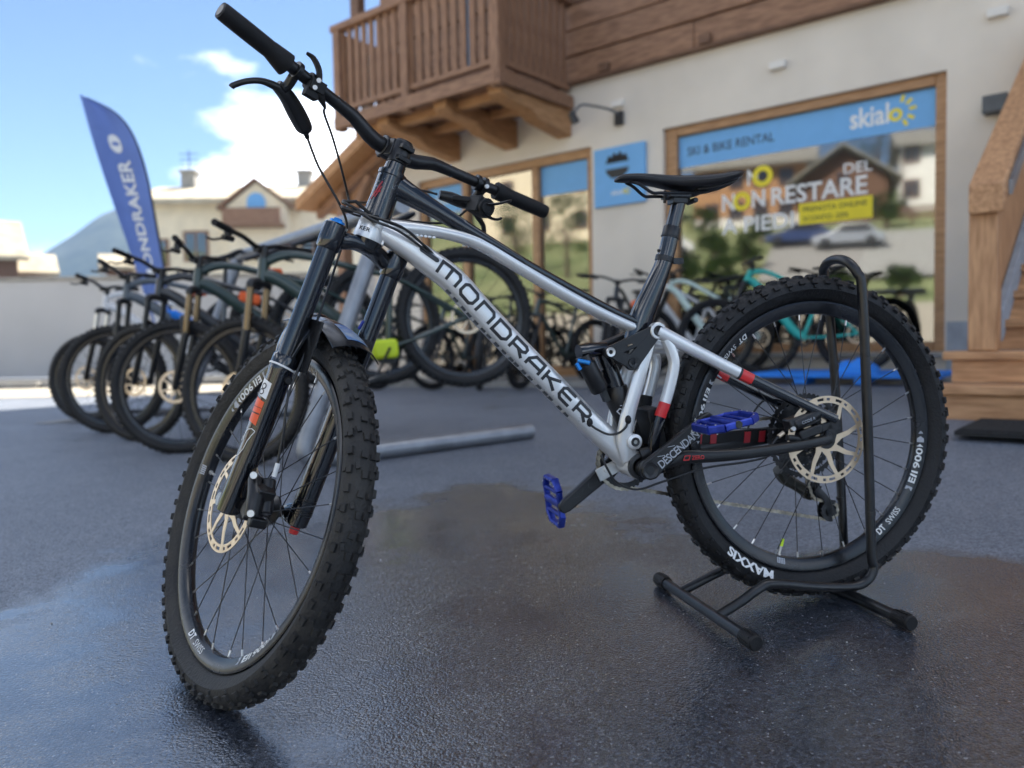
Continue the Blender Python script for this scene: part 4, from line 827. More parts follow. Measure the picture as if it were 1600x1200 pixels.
# ================================================================== ground, shop building, street
def shader(name):
    m = bpy.data.materials.new(name); m.use_nodes = True; return m, m.node_tree, m.node_tree.nodes['Principled BSDF']
def asphalt():
    m, t, b = shader('wet_asphalt'); A = t.nodes.new; K_ = t.links.new
    co = A('ShaderNodeTexCoord'); ob = co.outputs['Object']
    def noise(sc, det=5, ro=0.55):
        n = A('ShaderNodeTexNoise'); n.inputs['Scale'].default_value = sc; n.inputs['Detail'].default_value = det; n.inputs['Roughness'].default_value = ro; K_(ob, n.inputs['Vector']); return n.outputs['Fac']
    def ramp(src, p0, p1, c0=(0, 0, 0), c1=(1, 1, 1)):
        r = A('ShaderNodeValToRGB'); r.color_ramp.elements[0].position = p0; r.color_ramp.elements[1].position = p1
        r.color_ramp.elements[0].color = (*c0, 1); r.color_ramp.elements[1].color = (*c1, 1); K_(src, r.inputs['Fac']); return r.outputs['Color']
    def math(op, a, b_=None):
        n = A('ShaderNodeMath'); n.operation = op
        for i, q in enumerate((a, b_)):
            if q is None: continue
            if isinstance(q, (int, float)): n.inputs[i].default_value = q
            else: K_(q, n.inputs[i])
        return n.outputs[0]
    # wet where the bike was washed: round the wheels, with a drying patch in the middle
    def blob(cx_, cy_, rx, ry):
        mp_ = A('ShaderNodeMapping'); mp_.vector_type = 'TEXTURE'; mp_.inputs['Location'].default_value = (cx_, cy_, 0.25); mp_.inputs['Scale'].default_value = (rx, ry, 4)
        K_(ob, mp_.inputs['Vector']); g = A('ShaderNodeTexGradient'); g.gradient_type = 'SPHERICAL'; K_(mp_.outputs['Vector'], g.inputs['Vector']); return g.outputs['Fac']
    wetblob = math('MAXIMUM', blob(-0.35, 1.45, 1.30, 2.05), math('MAXIMUM', blob(0.2, 0.45, 3.2, 1.35), blob(0.85, 1.72, 0.75, 0.55)))
    n1 = math('MULTIPLY', math('SUBTRACT', noise(1.6, 6, 0.6), 0.5), 0.75); n2 = math('MULTIPLY', math('SUBTRACT', noise(9.0, 4, 0.6), 0.5), 0.30)
    wv = math('ADD', wetblob, math('ADD', n1, n2))
    wet = ramp(wv, 0.13, 0.24)
    grain = noise(300, 3, 0.65); coarse = noise(60, 4, 0.6); big = noise(1.1, 7, 0.68)
    vo = A('ShaderNodeTexVoronoi'); vo.inputs['Scale'].default_value = 175; K_(ob, vo.inputs['Vector'])
    v2 = A('ShaderNodeTexVoronoi'); v2.inputs['Scale'].default_value = 330; K_(ob, v2.inputs['Vector'])
    def bw(col):
        n = A('ShaderNodeSeparateColor'); K_(col, n.inputs[0]); return n.outputs[0]
    stone = math('ADD', math('MULTIPLY', bw(vo.outputs['Color']), 0.55), math('MULTIPLY', grain, 0.45))
    dryc = ramp(stone, 0.20, 0.85, (0.060, 0.074, 0.100), (0.225, 0.252, 0.300))
    wetc = ramp(stone, 0.22, 0.85, (0.006, 0.008, 0.013), (0.078, 0.092, 0.120))
    mix = A('ShaderNodeMix'); mix.data_type = 'RGBA'; K_(wet, mix.inputs['Factor']); K_(dryc, mix.inputs['A']); K_(wetc, mix.inputs['B'])
    tint = A('ShaderNodeMix'); tint.data_type = 'RGBA'; tint.blend_type = 'MULTIPLY'; tint.inputs['Factor'].default_value = 1
    K_(mix.outputs['Result'], tint.inputs['A']); K_(ramp(big, 0.25, 0.75, (0.70, 0.70, 0.72), (1.22, 1.20, 1.17)), tint.inputs['B'])
    # pale chips in the aggregate
    sp_ = A('ShaderNodeMix'); sp_.data_type = 'RGBA'; K_(ramp(bw(v2.outputs['Color']), 0.990, 0.996), sp_.inputs['Factor']); K_(tint.outputs['Result'], sp_.inputs['A']); sp_.inputs['B'].default_value = (0.27, 0.27, 0.28, 1)
    K_(sp_.outputs['Result'], b.inputs['Base Color'])
    rg = A('ShaderNodeMapRange'); rg.inputs['To Min'].default_value = 0.55; rg.inputs['To Max'].default_value = 0.19; K_(wet, rg.inputs['Value']); K_(rg.outputs['Result'], b.inputs['Roughness'])
    b.inputs['Specular IOR Level'].default_value = 0.7; b.inputs['Coat Roughness'].default_value = 0.07; b.inputs['Coat IOR'].default_value = 1.75; K_(wet, b.inputs['Coat Weight'])
    h = math('SUBTRACT', math('ADD', math('MULTIPLY', coarse, 0.8), math('MULTIPLY', grain, 0.2)), math('ADD', math('MULTIPLY', vo.outputs['Distance'], 0.75), math('MULTIPLY', v2.outputs['Distance'], 0.35)))
    bp_ = A('ShaderNodeBump'); st_ = A('ShaderNodeMapRange'); st_.inputs['To Min'].default_value = 0.80; st_.inputs['To Max'].default_value = 0.45; K_(wet, st_.inputs['Value']); K_(st_.outputs['Result'], bp_.inputs['Strength']); bp_.inputs['Distance'].default_value = 0.004; K_(h, bp_.inputs['Height']); K_(bp_.outputs['Normal'], b.inputs['Normal'])
    bc_ = A('ShaderNodeBump'); film = A('ShaderNodeMapRange'); film.inputs['From Min'].default_value = 0.42; film.inputs['From Max'].default_value = 0.60; film.inputs['To Min'].default_value = 0.34; film.inputs['To Max'].default_value = 0.10; K_(noise(2.6, 5, 0.6), film.inputs['Value']); K_(film.outputs['Result'], bc_.inputs['Strength']); bc_.inputs['Distance'].default_value = 0.004; K_(h, bc_.inputs['Height']); K_(bc_.outputs['Normal'], b.inputs['Coat Normal'])
    return m
M['asphalt'] = asphalt()
M['concrete'] = mat('pale_concrete', (0.30, 0.29, 0.27), 0.85, var=0.18, vscale=6, bump=0.25, bscale=90)
M['gravel'] = mat('pale_gravel', (0.36, 0.32, 0.255), 0.9, var=0.3, vscale=40, bump=0.5, bscale=120)
M['stucco'] = mat('grey_stucco', (0.70, 0.635, 0.55), 0.9, var=0.075, vscale=1.3, bump=0.25, bscale=150)
M['stucco_warm'] = mat('cream_stucco', (0.84, 0.72, 0.52), 0.9, var=0.07, vscale=2, bump=0.1, bscale=60)
M['white_wall'] = mat('white_render', (0.74, 0.71, 0.66), 0.9, var=0.05, vscale=2)
M['plinth'] = mat('grey_blue_plinth', (0.33, 0.36, 0.40), 0.8, var=0.12, vscale=10, bump=0.2)
def wood(name, c1, c2, rough=0.6):
    for ax_, s_ in (('_y', (9, 1.2, 9)), ('_z', (9, 9, 1.2))): M[name+ax_] = mat(name+ax_, c1, rough, col2=c2, vscale=5, bump=0.12, bscale=26, stretch=s_, rvar=0.08)
    return mat(name, c1, rough, col2=c2, vscale=5, bump=0.12, bscale=26, stretch=(1.2, 9, 9), rvar=0.08)
M['wood_brown'] = wood('weathered_larch', (0.165, 0.080, 0.042), (0.330, 0.180, 0.105))
M['wood_dark'] = wood('dark_larch', (0.100, 0.048, 0.026), (0.200, 0.105, 0.060))
M['wood_orange'] = wood('orange_larch', (0.32, 0.155, 0.060), (0.50, 0.27, 0.125))
M['wood_frame'] = wood('varnished_frame', (0.32, 0.165, 0.070), (0.48, 0.27, 0.130), 0.4)
M['wood_stair'] = wood('stair_larch', (0.36, 0.180, 0.082), (0.60, 0.335, 0.170))
M['roof_stone'] = mat('stone_slate_roof', (0.46, 0.40, 0.29), 0.9, var=0.22, vscale=1.2, bump=0.4, bscale=4)
M['roof_grey'] = mat('grey_roof', (0.24, 0.23, 0.20), 0.9, var=0.2, vscale=1.5)
M['blue_panel'] = mat('light_blue_vinyl', (0.16, 0.41, 0.74), 0.5, var=0.03)
M['blue_slat'] = mat('bright_blue_plastic', (0.01, 0.22, 0.80), 0.45, var=0.1)
M['charcoal'] = mat('charcoal_metal', (0.022, 0.022, 0.025), 0.5, var=0.2)
M['lamp_grey'] = mat('grey_metal_box', (0.10, 0.11, 0.12), 0.5, var=0.15)
M['yellow_print'] = mat('yellow_vinyl', (0.80, 0.66, 0.02), 0.5, var=0.03)
M['interior'] = mat('shop_interior', (0.16, 0.14, 0.12), 0.9, var=0.2)
M['mat'] = mat('black_doormat', (0.018, 0.018, 0.019), 0.9, var=0.4, vscale=60, bump=0.4, bscale=200)
M['galv'] = mat('galvanised_tube', (0.26, 0.275, 0.30), 0.42, metal=0.6, var=0.14, vscale=14, rvar=0.1)
M['flag'] = mat('blue_flag_cloth', (0.14, 0.22, 0.52), 0.75, var=0.08, vscale=4)
M['mountain'] = mat('wooded_mountain', (0.012, 0.022, 0.022), 1.0, vscale=0.07, col2=(0.045, 0.058, 0.042))
M['grass'] = mat('meadow_grass', (0.10, 0.14, 0.045), 0.95, vscale=0.25, col2=(0.26, 0.27, 0.13), bump=0.5, bscale=8)
M['leaf'] = mat('leaf_green', (0.045, 0.10, 0.022), 0.6, vscale=3, col2=(0.09, 0.15, 0.03))
M['bark'] = mat('bark', (0.10, 0.07, 0.05), 0.9, var=0.3)
def glass(name, ior=1.9, tint=(0.72, 0.78, 0.76)):
    m = bpy.data.materials.new(name); m.use_nodes = True; t = m.node_tree; t.nodes.remove(t.nodes['Principled BSDF']); o = t.nodes['Material Output']
    g = t.nodes.new('ShaderNodeBsdfGlossy'); g.inputs['Roughness'].default_value = 0.034; tr = t.nodes.new('ShaderNodeBsdfTransparent'); tr.inputs['Color'].default_value = (*tint, 1)
    f = t.nodes.new('ShaderNodeFresnel'); f.inputs['IOR'].default_value = ior; x = t.nodes.new('ShaderNodeMixShader')
    t.links.new(f.outputs[0], x.inputs[0]); t.links.new(tr.outputs[0], x.inputs[1]); t.links.new(g.outputs[0], x.inputs[2]); t.links.new(x.outputs[0], o.inputs['Surface']); return m
M['glass'] = glass('coated_shop_glass', 3.5, (0.5, 0.55, 0.55)); M['far_glass'] = glass('window_glass', 2.0)

# ground sheet: fine near the camera, reaching the horizon
def axis(lims):
    o = []; 
    for a, b, n in lims: o += [lerp(a, b, i/n) for i in range(n)]
    return o+[lims[-1][1]]
gxs = axis([(-1500, -80, 6), (-80, -10, 10), (-10, 10, 66), (10, 80, 8), (80, 1500, 6)]); gys = axis([(-1500, -60, 6), (-60, -2, 10), (-2, 14, 54), (14, 80, 12), (80, 1700, 8)])
def gz(x, y): return gh(x, y)
mb = MB(); nx = len(gxs)
mb.add([(x, y, gz(x, y)) for y in gys for x in gxs], [(j*nx+i, j*nx+i+1, (j+1)*nx+i+1, (j+1)*nx+i) for j in range(len(gys)-1) for i in range(nx-1)])
tag(mb.build('ground', M['asphalt'], None, smooth=60), kind='structure')
def ground_patch(name, poly, m, lift=0.004, n=14):
    """sheet lying just above the ground inside a quad (a, b, c, d)"""
    a, b, c, d = [Vector((*p, 0)) for p in poly]; mb = MB(); vs = []
    for j in range(n+1):
        for i in range(n+1):
            p = a.lerp(b, i/n).lerp(d.lerp(c, i/n), j/n); vs.append((p.x, p.y, gh(p.x, p.y)+lift))
    mb.add(vs, [(j*(n+1)+i, j*(n+1)+i+1, (j+1)*(n+1)+i+1, (j+1)*(n+1)+i) for j in range(n) for i in range(n)]); return mb.build(name, m, None, smooth=60)
# wheel stand of black tube holding the rear wheel
stand = empty('wheel_stand', (0, 0, 0), 0, 'black tubular floor stand gripping the rear wheel of the silver mountain bike', 'bike stand')
stand.matrix_world = bike.matrix_world.copy()
t = MB(); RT = 0.0108
nr = [(-0.104, 0.082, -0.262), (-0.112, 0.082, -0.290), (-0.100, 0.082, -0.322), (-0.062, 0.082, -0.339), (0.030, 0.082, -0.332), (0.150, 0.082, -0.312), (0.190, 0.084, -0.320), (0.235, 0.088, -0.342), (0.290, 0.090, -0.366)]
fr = [(-0.150, -0.078, -0.262), (-0.150, -0.078, -0.300), (-0.120, -0.078, -0.330), (-0.060, -0.078, -0.338), (0.030, -0.078, -0.332), (0.150, -0.078, -0.318), (0.200, -0.080, -0.330), (0.290, -0.084, -0.366)]
hoop = [(-0.093, 0.080, 0.05), (-0.078, 0.080, 0.330), (-0.070, 0.074, 0.375), (-0.062, 0.052, 0.402), (-0.060, 0.020, 0.412), (-0.064, -0.020, 0.410), (-0.076, -0.056, 0.396), (-0.092, -0.074, 0.368), (-0.105, -0.078, 0.330), (-0.130, -0.078, 0.05)]
t.tube(spline(nr[::-1]+hoop+fr, 5), RT, 14)
part(t, 'hoop', M['stand'], stand)
GZ = -0.372
for x, s_, nm in ((0.292, 1, 'foot_bar'), (-0.075, -1, 'foot_bar')):
    t = MB(); t.tube([(x, -0.195, GZ), (x, 0.225, GZ)], 0.0128, 16); fb = part(t, nm, M['stand'], stand)
    for y, d in ((-0.195, -1), (0.225, 1)):
        e = MB(); e.tube([(x, y-d*0.030, GZ), (x, y+d*0.016, GZ), (x, y+d*0.019, GZ)], [0.0158, 0.0165, 0.0140], 18)
        for k in range(9): a = 2*pi*k/9; e.box((x+0.0165*cos(a), y-d*0.008, GZ+0.0165*sin(a)), (0.003, 0.034, 0.003), (cos(a), 0, sin(a)), (0, 1, 0))
        part(e, 'end_cap', M['matte_black'], fb)
t = MB()
for y in (0.0823, -0.0783):
    x_ = -0.1005 if y > 0 else -0.143
    t.tube([(x_, y, -0.168), (x_-0.0003, y, -0.176)], 0.0116, 14)
part(t, 'joint_ring', M['dark_steel'], stand)

# ------------------------------------------------------------------ building frame: x along the front to the left, y out towards the yard
FP = Vector((3.7158944, 6.832697, 0)); FROT = atan2(0.63809617, -0.76995667)
FU = Vector((-0.76995667, 0.63809617, 0)); FN = Vector((-0.63809617, -0.76995667, 0))
def F(s, o, z): return FP+FU*s+FN*o+Vector((0, 0, z))
shop = empty('shop_building', FP, FROT, 'grey rendered ski and bike rental shop with timber upper floor and glazed front', 'shop building')
def box_part(name, m, ext, parent=shop, bevel=0.0, label=None):
    b = MB()
    for e in (ext if isinstance(ext[0], (tuple, list)) else [ext]): b.bb(*e)
    o = b.build(name, m, parent, None, bevel=bevel)
    if label: o['label'] = label
    return o
holes = [(0.0, 2.69, 0.70, 3.075), (3.60, 6.43, 0.42, 3.05)]
S_R, S_L, Z_T = -7.5, 7.35, 3.80
ss_ = sorted({S_R, S_L} | {h[0] for h in holes} | {h[1] for h in holes}); zs_ = sorted({0.30, Z_T} | {h[2] for h in holes} | {h[3] for h in holes})
wl = MB()
for a, b in zip(ss_, ss_[1:]):
    for c, d in zip(zs_, zs_[1:]):
        if any(h[0] <= a and b <= h[1] and h[2] <= c and d <= h[3] for h in holes): continue
        wl.bb(a, b, -0.34, 0.0, c, d)
wl.build('front_wall', M['stucco'], shop)
box_part('side_wall', M['stucco'], (S_L-0.34, S_L-0.002, -9.0, -0.342, 0.30, Z_T)); box_part('side_wall', M['stucco'], (S_R+0.002, S_R+0.34, -9.0, -0.342, 0.30, Z_T))
box_part('floor_slab', M['interior'], (S_R+0.35, S_L-0.35, -9.0, -0.345, 3.42, 3.70)); box_part('shop_floor', M['interior'], (S_R+0.35, S_L-0.35, -9.0, -0.345, 0.32, 0.44))
box_part('back_wall', M['interior'], (S_R, S_L, -9.3, -9.002, 0.30, Z_T+0.0))
[box_part('partition', M['interior'], q_) for q_ in ((-0.9, -0.7, -5.0, -0.36, 0.45, 3.40), (3.0, 3.2, -5.0, -0.36, 0.45, 3.40), (S_R+0.4, S_L-0.4, -5.2, -5.02, 0.45, 3.40))]
box_part('plinth', M['plinth'], (-2.2, -0.02, 0.002, 0.030, 0.28, 0.955)); box_part('plinth', M['plinth'], (2.72, 3.58, 0.002, 0.022, 0.28, 0.72))
# upper floor of horizontal larch boards
box_part('upper_wall', M['wood_dark'], [(S_R, S_L-0.30, -9.0, -0.02, 3.82, 9.10)])
z = 3.80; k = 0
while z < 9.0:
    h_ = 0.285
    cuts = [S_R, -1.9, 0.9 if k % 2 else 2.3, S_L-0.30]
    for a, b in zip(cuts, cuts[1:]): box_part('cladding_board', M['wood_brown'] if (k*7+int(a)) % 3 else M['wood_dark'], (a+0.004, b-0.004, -0.018, 0.052+0.006*((k*5+int(b*3)) % 3), z+0.006, z+h_-0.010), bevel=0.010)
    z += h_; k += 1
box_part('sill_board', M['wood_dark'], (S_R, S_L-0.28, -0.01, 0.10, 3.765, 3.798), bevel=0.006)
for s in (-1.2, 0.45, 2.1, 3.3): box_part('bracket_end', M['wood_dark'], (s, s+0.12, -0.01, 0.115, 3.80, 3.90), bevel=0.01)
rf = MB()
rf.prism([(-10.4, 8.6), (1.35, 8.85), (1.35, 9.05), (-4.5, 11.3), (-10.4, 9.0)], (S_R-1.2, 0, 0), (0, 1, 0), (0, 0, 1), 0, S_L-S_R+2.9)
rf.build('roof', M['roof_grey'], shop)
# windows: timber frames, panes, vinyl
fw = box_part('window_frame', M['wood_frame'], [(0.0, 0.095, -0.16, -0.05, 0.70, 3.075), (2.555, 2.69, -0.16, -0.05, 0.70, 3.075), (0.096, 2.554, -0.16, -0.05, 2.985, 3.075), (0.096, 2.554, -0.16, -0.05, 0.70, 0.785)], bevel=0.008, label='brown frame of the wide shop window')
box_part('window_pane', M['glass'], (0.098, 2.552, -0.112, -0.106, 0.788, 2.983), fw)
box_part('window_sill', M['concrete'], (-0.03, 2.72, 0.003, 0.10, 0.655, 0.697), bevel=0.006)
dfw = box_part('window_frame', M['wood_frame'], [(3.60, 3.69, -0.16, -0.05, 0.42, 3.05), (6.34, 6.43, -0.16, -0.05, 0.42, 3.05), (3.691, 6.339, -0.16, -0.05, 2.95, 3.05), (4.40, 4.50, -0.165, -0.045, 0.43, 2.948), (5.56, 5.66, -0.165, -0.045, 0.43, 2.948), (3.692, 4.398, -0.16, -0.05, 0.42, 0.56)], bevel=0.008, label='brown frame of the shop door and side lights')
for a, b, n in ((3.692, 4.398, 'window_pane'), (4.502, 5.558, 'door_pane'), (5.662, 6.338, 'window_pane')):
    box_part(n, M['glass'], (a, b, -0.112, -0.106, 0.565 if n == 'window_pane' else 0.44, 2.948), dfw)
def fxy(o): return lambda x, z: Vector((x, o, z))
VO = -0.1035
vb = box_part('vinyl_band', M['blue_panel'], (0.10, 2.55, VO, VO+0.0015, 2.655, 2.975), fw)
def wtext(txt, s, z, h, m, wd=None, parent=fw, align=0, bold=0.01, o=VO+0.0025, name='lettering', spacing=1.0):
    t = MB(); text_mb(txt, h, lambda x, y: Vector((s-x, o, z+y)), spacing, bold, width=wd, align=align, mb=t); q = t.build(name, m, parent, None, smooth=0); return q
wtext('SKI & BIKE RENTAL', 2.455, 2.770, 0.088, M['black_print'], 0.93)
wtext('skial', 0.815, 2.750, 0.175, M['white'], 0.335, bold=0.02)
def ring(s, z, r, w_, m, parent=fw, name='ring', o=VO+0.003, ry=1.0):
    t = MB(); strokes(t, [[(r*cos(2*pi*i/28), ry*r*sin(2*pi*i/28)) for i in range(28)]+[(r, 0)]], w_, lambda x, y: Vector((s-x, o, z+y))); return t.build(name, m, parent, None, smooth=0)
ring(0.425, 2.805, 0.042, 0.032, M['yellow_print'])
for a in (-62, -30, 8, 42, 74):
    t = MB(); a = radians(a); strokes(t, [[(0.085*cos(a), 0.085*sin(a)), (0.145*cos(a), 0.145*sin(a))]] if a not in () else [], 0.030, lambda x, y: Vector((0.40-x, VO+0.003, 2.825+y))); t.build('sun_ray', M['yellow_print'], fw, None, smooth=0)
wtext('N', 2.07, 2.150, 0.165, M['white'], 0.135, bold=0.02); ring(1.86, 2.225, 0.070, 0.045, M['yellow_print']); wtext('N', 1.755, 2.150, 0.165, M['white'], 0.135, bold=0.02)
wtext('RESTARE', 1.555, 2.150, 0.165, M['white'], 0.895, bold=0.02); wtext('A PIEDI', 2.075, 1.915, 0.150, M['white'], 0.74, bold=0.02)
ring(1.645, 2.445, 0.078, 0.050, M['yellow_print']); wtext('N', 1.80, 2.375, 0.150, M['white'], 0.11, bold=0.02)
wtext('DEL', 0.87, 2.350, 0.095, M['white'], 0.25, bold=0.01)
box_part('notice', M['yellow_print'], (0.615, 1.285, VO, VO+0.0015, 1.925, 2.125), fw)
wtext('PRENOTA ONLINE', 1.245, 2.045, 0.045, M['black_print'], 0.58); wtext('SCONTO -20%', 1.245, 1.955, 0.045, M['black_print'], 0.42)
for a, b in ((3.70, 4.39), (5.67, 6.33)): box_part('vinyl_band', M['blue_panel'], (a, b, VO, VO+0.0015, 2.60, 2.94), dfw)
wtext('skialo', 6.24, 2.72, 0.10, M['white'], 0.40, dfw)
for s in (1.44, -0.37, 3.228, 5.171): box_part('wall_fitting', M['white_wall'], (s-0.075, s+0.075, 0.002, 0.06, 3.405, 3.475), bevel=0.006)
box_part('wall_lamp_box', M['lamp_grey'], (-0.46, -0.28, 0.002, 0.13, 2.63, 2.77), bevel=0.008)
# ceiling spot inside
# balcony
B0, B1, BD = 3.86, 6.42, 1.30
bal = box_part('balcony', M['wood_brown'], [(B0-0.02, B1+0.02, 0.06, BD+0.03, 3.545, 3.60)], bevel=0.006, label='brown timber balcony with vertical balusters')
box_part('rim_board', M['wood_brown'], [(B0-0.03, B1+0.03, BD+0.032, BD+0.075, 3.49, 3.63)], bal, 0.006); box_part('rim_board', M['wood_brown'], [(B0-0.075, B0-0.032, 0.06, BD+0.07, 3.49, 3.63)], bal, 0.006)
box_part('bottom_rail', M['wood_brown'], (B0+0.055, B1-0.05, BD-0.03, BD+0.03, 3.70, 3.76), bal, 0.006); box_part('top_rail', M['wood_brown'], (B0-0.06, B1+0.07, BD-0.07, BD+0.07, 4.66, 4.74), bal, 0.01)
box_part('bottom_rail', M['wood_brown'], (B0-0.03, B0+0.03, 0.06, BD-0.06, 3.70, 3.76), bal, 0.006); box_part('top_rail', M['wood_brown'], (B0-0.06, B0+0.07, 0.06, BD-0.08, 4.661, 4.741), bal, 0.01)
for s in (B0, (B0+B1)/2+0.06, B1-0.03): box_part('post', M['weathered_larch_z'], (s-0.058, s+0.058, BD-0.06, BD+0.062, 3.47, 4.66), bal, 0.008)
box_part('post', M['wood_dark'], (5.95, 6.10, BD-0.05, BD+0.06, 4.745, 8.7), bal, 0.008)
me_b = None
for a, b in ((B0+0.07, (B0+B1)/2-0.01), ((B0+B1)/2+0.13, B1-0.10)):
    n = int((b-a)/0.122)
    for i in range(n+1):
        if me_b is None:
            o_ = box_part('baluster', M['weathered_larch_z'], (-0.040, 0.040, -0.013, 0.013, 3.755, 4.665), bal, 0.005); me_b = o_.data; o_.location = (a+(b-a)*i/n, BD, 0)
        else:
            o_ = inst('baluster', me_b, bal, (a+(b-a)*i/n, BD, 0)); 
for i in range(9): inst('baluster', me_b, bal, (B0, 0.16+0.125*i, 0), (0, 0, pi/2))
for i in range(9): inst('baluster', me_b, bal, (B1, 0.16+0.125*i, 0), (0, 0, pi/2))
for s in (3.95, 4.75, 5.70): 
    bm_ = MB(); bm_.prism([(0.0, 3.20), (0.62, 3.28), (0.75, 3.36), (1.10, 3.385), (1.24, 3.44), (1.24, 3.54), (0.0, 3.54)], (s-0.09, 0.003, 0), (0, 1, 0), (0, 0, 1), 0, 0.20); q = bm_.build('cantilever_beam', M['orange_larch_y'], bal, None, bevel=0.012)
for o1 in (0.40, 0.95): box_part('joist', M['wood_orange'], (B0, B1, o1, o1+0.12, 3.44, 3.544), bal, 0.008)
box_part('towel', M['blue_panel'], (4.28, 4.44, BD-0.10, BD-0.085, 3.80, 4.62), bal, label='pale blue cloth hung behind the balusters')
box_part('white_pole', M['white_wall'], (6.02, 6.08, BD-0.16, BD-0.10, 3.62, 4.35), bal)
# sloping timber canopy past the corner
cp = MB(); cp.prism([(6.55, 3.62), (8.30, 2.82), (8.30, 2.98), (6.55, 3.80)], (0, -1.2, 0), (1, 0, 0), (0, 0, 1), -1.85, 0.0); cpo = cp.build('canopy', M['wood_orange'], shop, None, bevel=0.01); cpo['label'] = 'orange-brown sloping timber canopy at the left corner'
for o1 in (-0.9, -0.3, 0.3): 
    q = MB(); q.prism([(6.60, 3.44), (8.20, 2.71), (8.20, 2.83), (6.60, 3.60)], (0, o1, 0), (1, 0, 0), (0, 0, 1), -0.06, 0.06); q.build('rafter', M['wood_brown'], cpo, None, bevel=0.01)
box_part('post', M['wood_brown'], (7.52, 7.68, 0.25, 0.41, 0.34, 3.02), cpo, 0.01)
q = MB(); q.prism([(6.95, 3.15), (7.52, 2.45), (7.52, 2.62), (7.06, 3.20)], (0, 0.38, 0), (1, 0, 0), (0, 0, 1), 0, 0.12); q.build('brace', M['wood_brown'], cpo, None, bevel=0.01)

# sign panel and spot lamp on the wall between the windows
sg = empty('wall_sign', F(3.21, 0.0, 2.66), FROT, 'square light blue sign with a dark round emblem on the wall between the shop windows', 'sign')
box_part('panel', M['blue_panel'], (-0.325, 0.325, 0.004, 0.045, -0.32, 0.32), sg, 0.004)
t = MB(); sf = lambda x, y: Vector((-x+0.02, 0.0475, 0.11+y))
t.add([sf(0.150*cos(a), 0.118*sin(a)) for a in [radians(20+i*7) for i in range(21)]]+[sf(0.15, 0.02), sf(-0.15, 0.02)][:0], [tuple(range(21))])
t.add([sf(*p) for p in [(-0.15, 0.035), (-0.11, 0.125), (-0.07, 0.095), (-0.045, 0.15), (0.0, 0.11), (0.04, 0.155), (0.075, 0.10), (0.11, 0.125), (0.15, 0.035)]], [tuple(range(9))])
t.add([sf(*p) for p in [(-0.15, -0.03), (0.15, -0.03), (0.135, -0.075), (0.07, -0.13), (-0.07, -0.13), (-0.135, -0.075)]], [tuple(range(6))])
t.build('emblem', M['charcoal'], sg, None, smooth=0)
t = MB(); t.add([sf(*p) for p in [(-0.165, 0.028), (0.165, 0.028), (0.165, -0.022), (-0.165, -0.022)]], [(0, 1, 2, 3)]); t.build('emblem_band', M['blue_panel'], sg, None, smooth=0)
t = MB(); text_mb('skial', 0.055, lambda x, y: Vector((0.10-x, 0.0475, -0.205+y)), 1, 0.01, width=0.15, align=0, mb=t); t.build('lettering', M['white'], sg, None, smooth=0)
ring(-0.08, -0.18, 0.018, 0.014, M['yellow_print'], sg, o=0.0478); t = MB(); [strokes(t, [[(0.03*cos(a), 0.03*sin(a)), (0.055*cos(a), 0.055*sin(a))]], 0.012, lambda x, y: Vector((-0.09-x, 0.0478, -0.175+y))) for a in (-0.9, -0.3, 0.3, 0.9)]; t.build('sun_ray', M['yellow_print'], sg, None, smooth=0)
lp = empty('wall_spotlight', F(3.21, 0, 3.28), FROT, 'small black spotlight on a bent arm above the square blue sign', 'wall lamp')
box_part('back_plate', M['charcoal'], (-0.05, 0.05, 0.003, 0.055, -0.075, 0.075), lp, 0.006)
t = MB(); t.tube(spline([(0.0, 0.05, 0.05), (0.04, 0.18, 0.075), (0.10, 0.42, 0.075), (0.14, 0.56, 0.055), (0.19, 0.62, -0.03)], 4), 0.014, 8); t.build('arm', M['lamp_grey'], lp)
t = MB(); t.tube([(0.215, 0.635, -0.02), (0.175, 0.60, -0.13)], [0.036, 0.046], 14); t.build('lamp_head', M['charcoal'], lp)

# outside stair of larch, climbing to the front wall
SB = 0.415
stair = empty('outside_stair', F(-1.2, 0, 0), FROT, 'larch wood outside stair with closed risers and a broad handrail', 'staircase')
RUN = 3.13; G = 0.28; H = 0.168
for i in range(10):
    o1 = RUN-G*i; zt = SB+H*(i+1)
    l_ = 0.62 if i < 2 else 0.55
    box_part('tread', M['wood_stair'], (-1.2, l_+0.03, o1-G-0.03, o1, zt-0.045, zt), stair, 0.006)
    box_part('riser', M['wood_stair'], (-1.19, l_-0.01, o1-0.06, o1-0.030, zt-H+0.002 if i else SB-0.06, zt-0.047), stair, 0.003)
sl_ = H/G
box_part('newel_post', M['stair_larch_z'], (0.40, 0.535, RUN-0.435, RUN-0.30, SB+2*H+0.002, 1.50), stair, 0.008)
t = MB(); hr0 = RUN-0.25; 
t.prism([(hr0, 1.46), (hr0, 1.62), (-0.1, 1.62+(hr0+0.1)*sl_), (-0.1, 1.46+(hr0+0.1)*sl_)], (0.365, 0, 0), (0, 1, 0), (0, 0, 1), 0, 0.165); t.build('handrail', M['stair_larch_y'], stair, None, bevel=0.012)
t = MB(); t.prism([(hr0-0.10, 1.56+0.062*0), (hr0-0.10, 1.635), (-0.1, 1.635+(hr0)*sl_), (-0.1, 1.58+(hr0)*sl_)], (0.345, 0, 0), (0, 1, 0), (0, 0, 1), 0, 0.018); t.build('rail_strip', M['galv'], stair, None)
t = MB(); st0 = RUN-0.50; t.prism([(st0, SB+2*H+0.05), (st0, SB+2*H+0.22), (-0.1, SB+2*H+0.22+(st0+0.1)*sl_), (-0.1, SB+2*H+0.05+(st0+0.1)*sl_)], (0.40, 0, 0), (0, 1, 0), (0, 0, 1), 0, 0.04); t.build('stringer', M['plinth'], stair, None, bevel=0.004)
i = 0; o1 = RUN-0.55
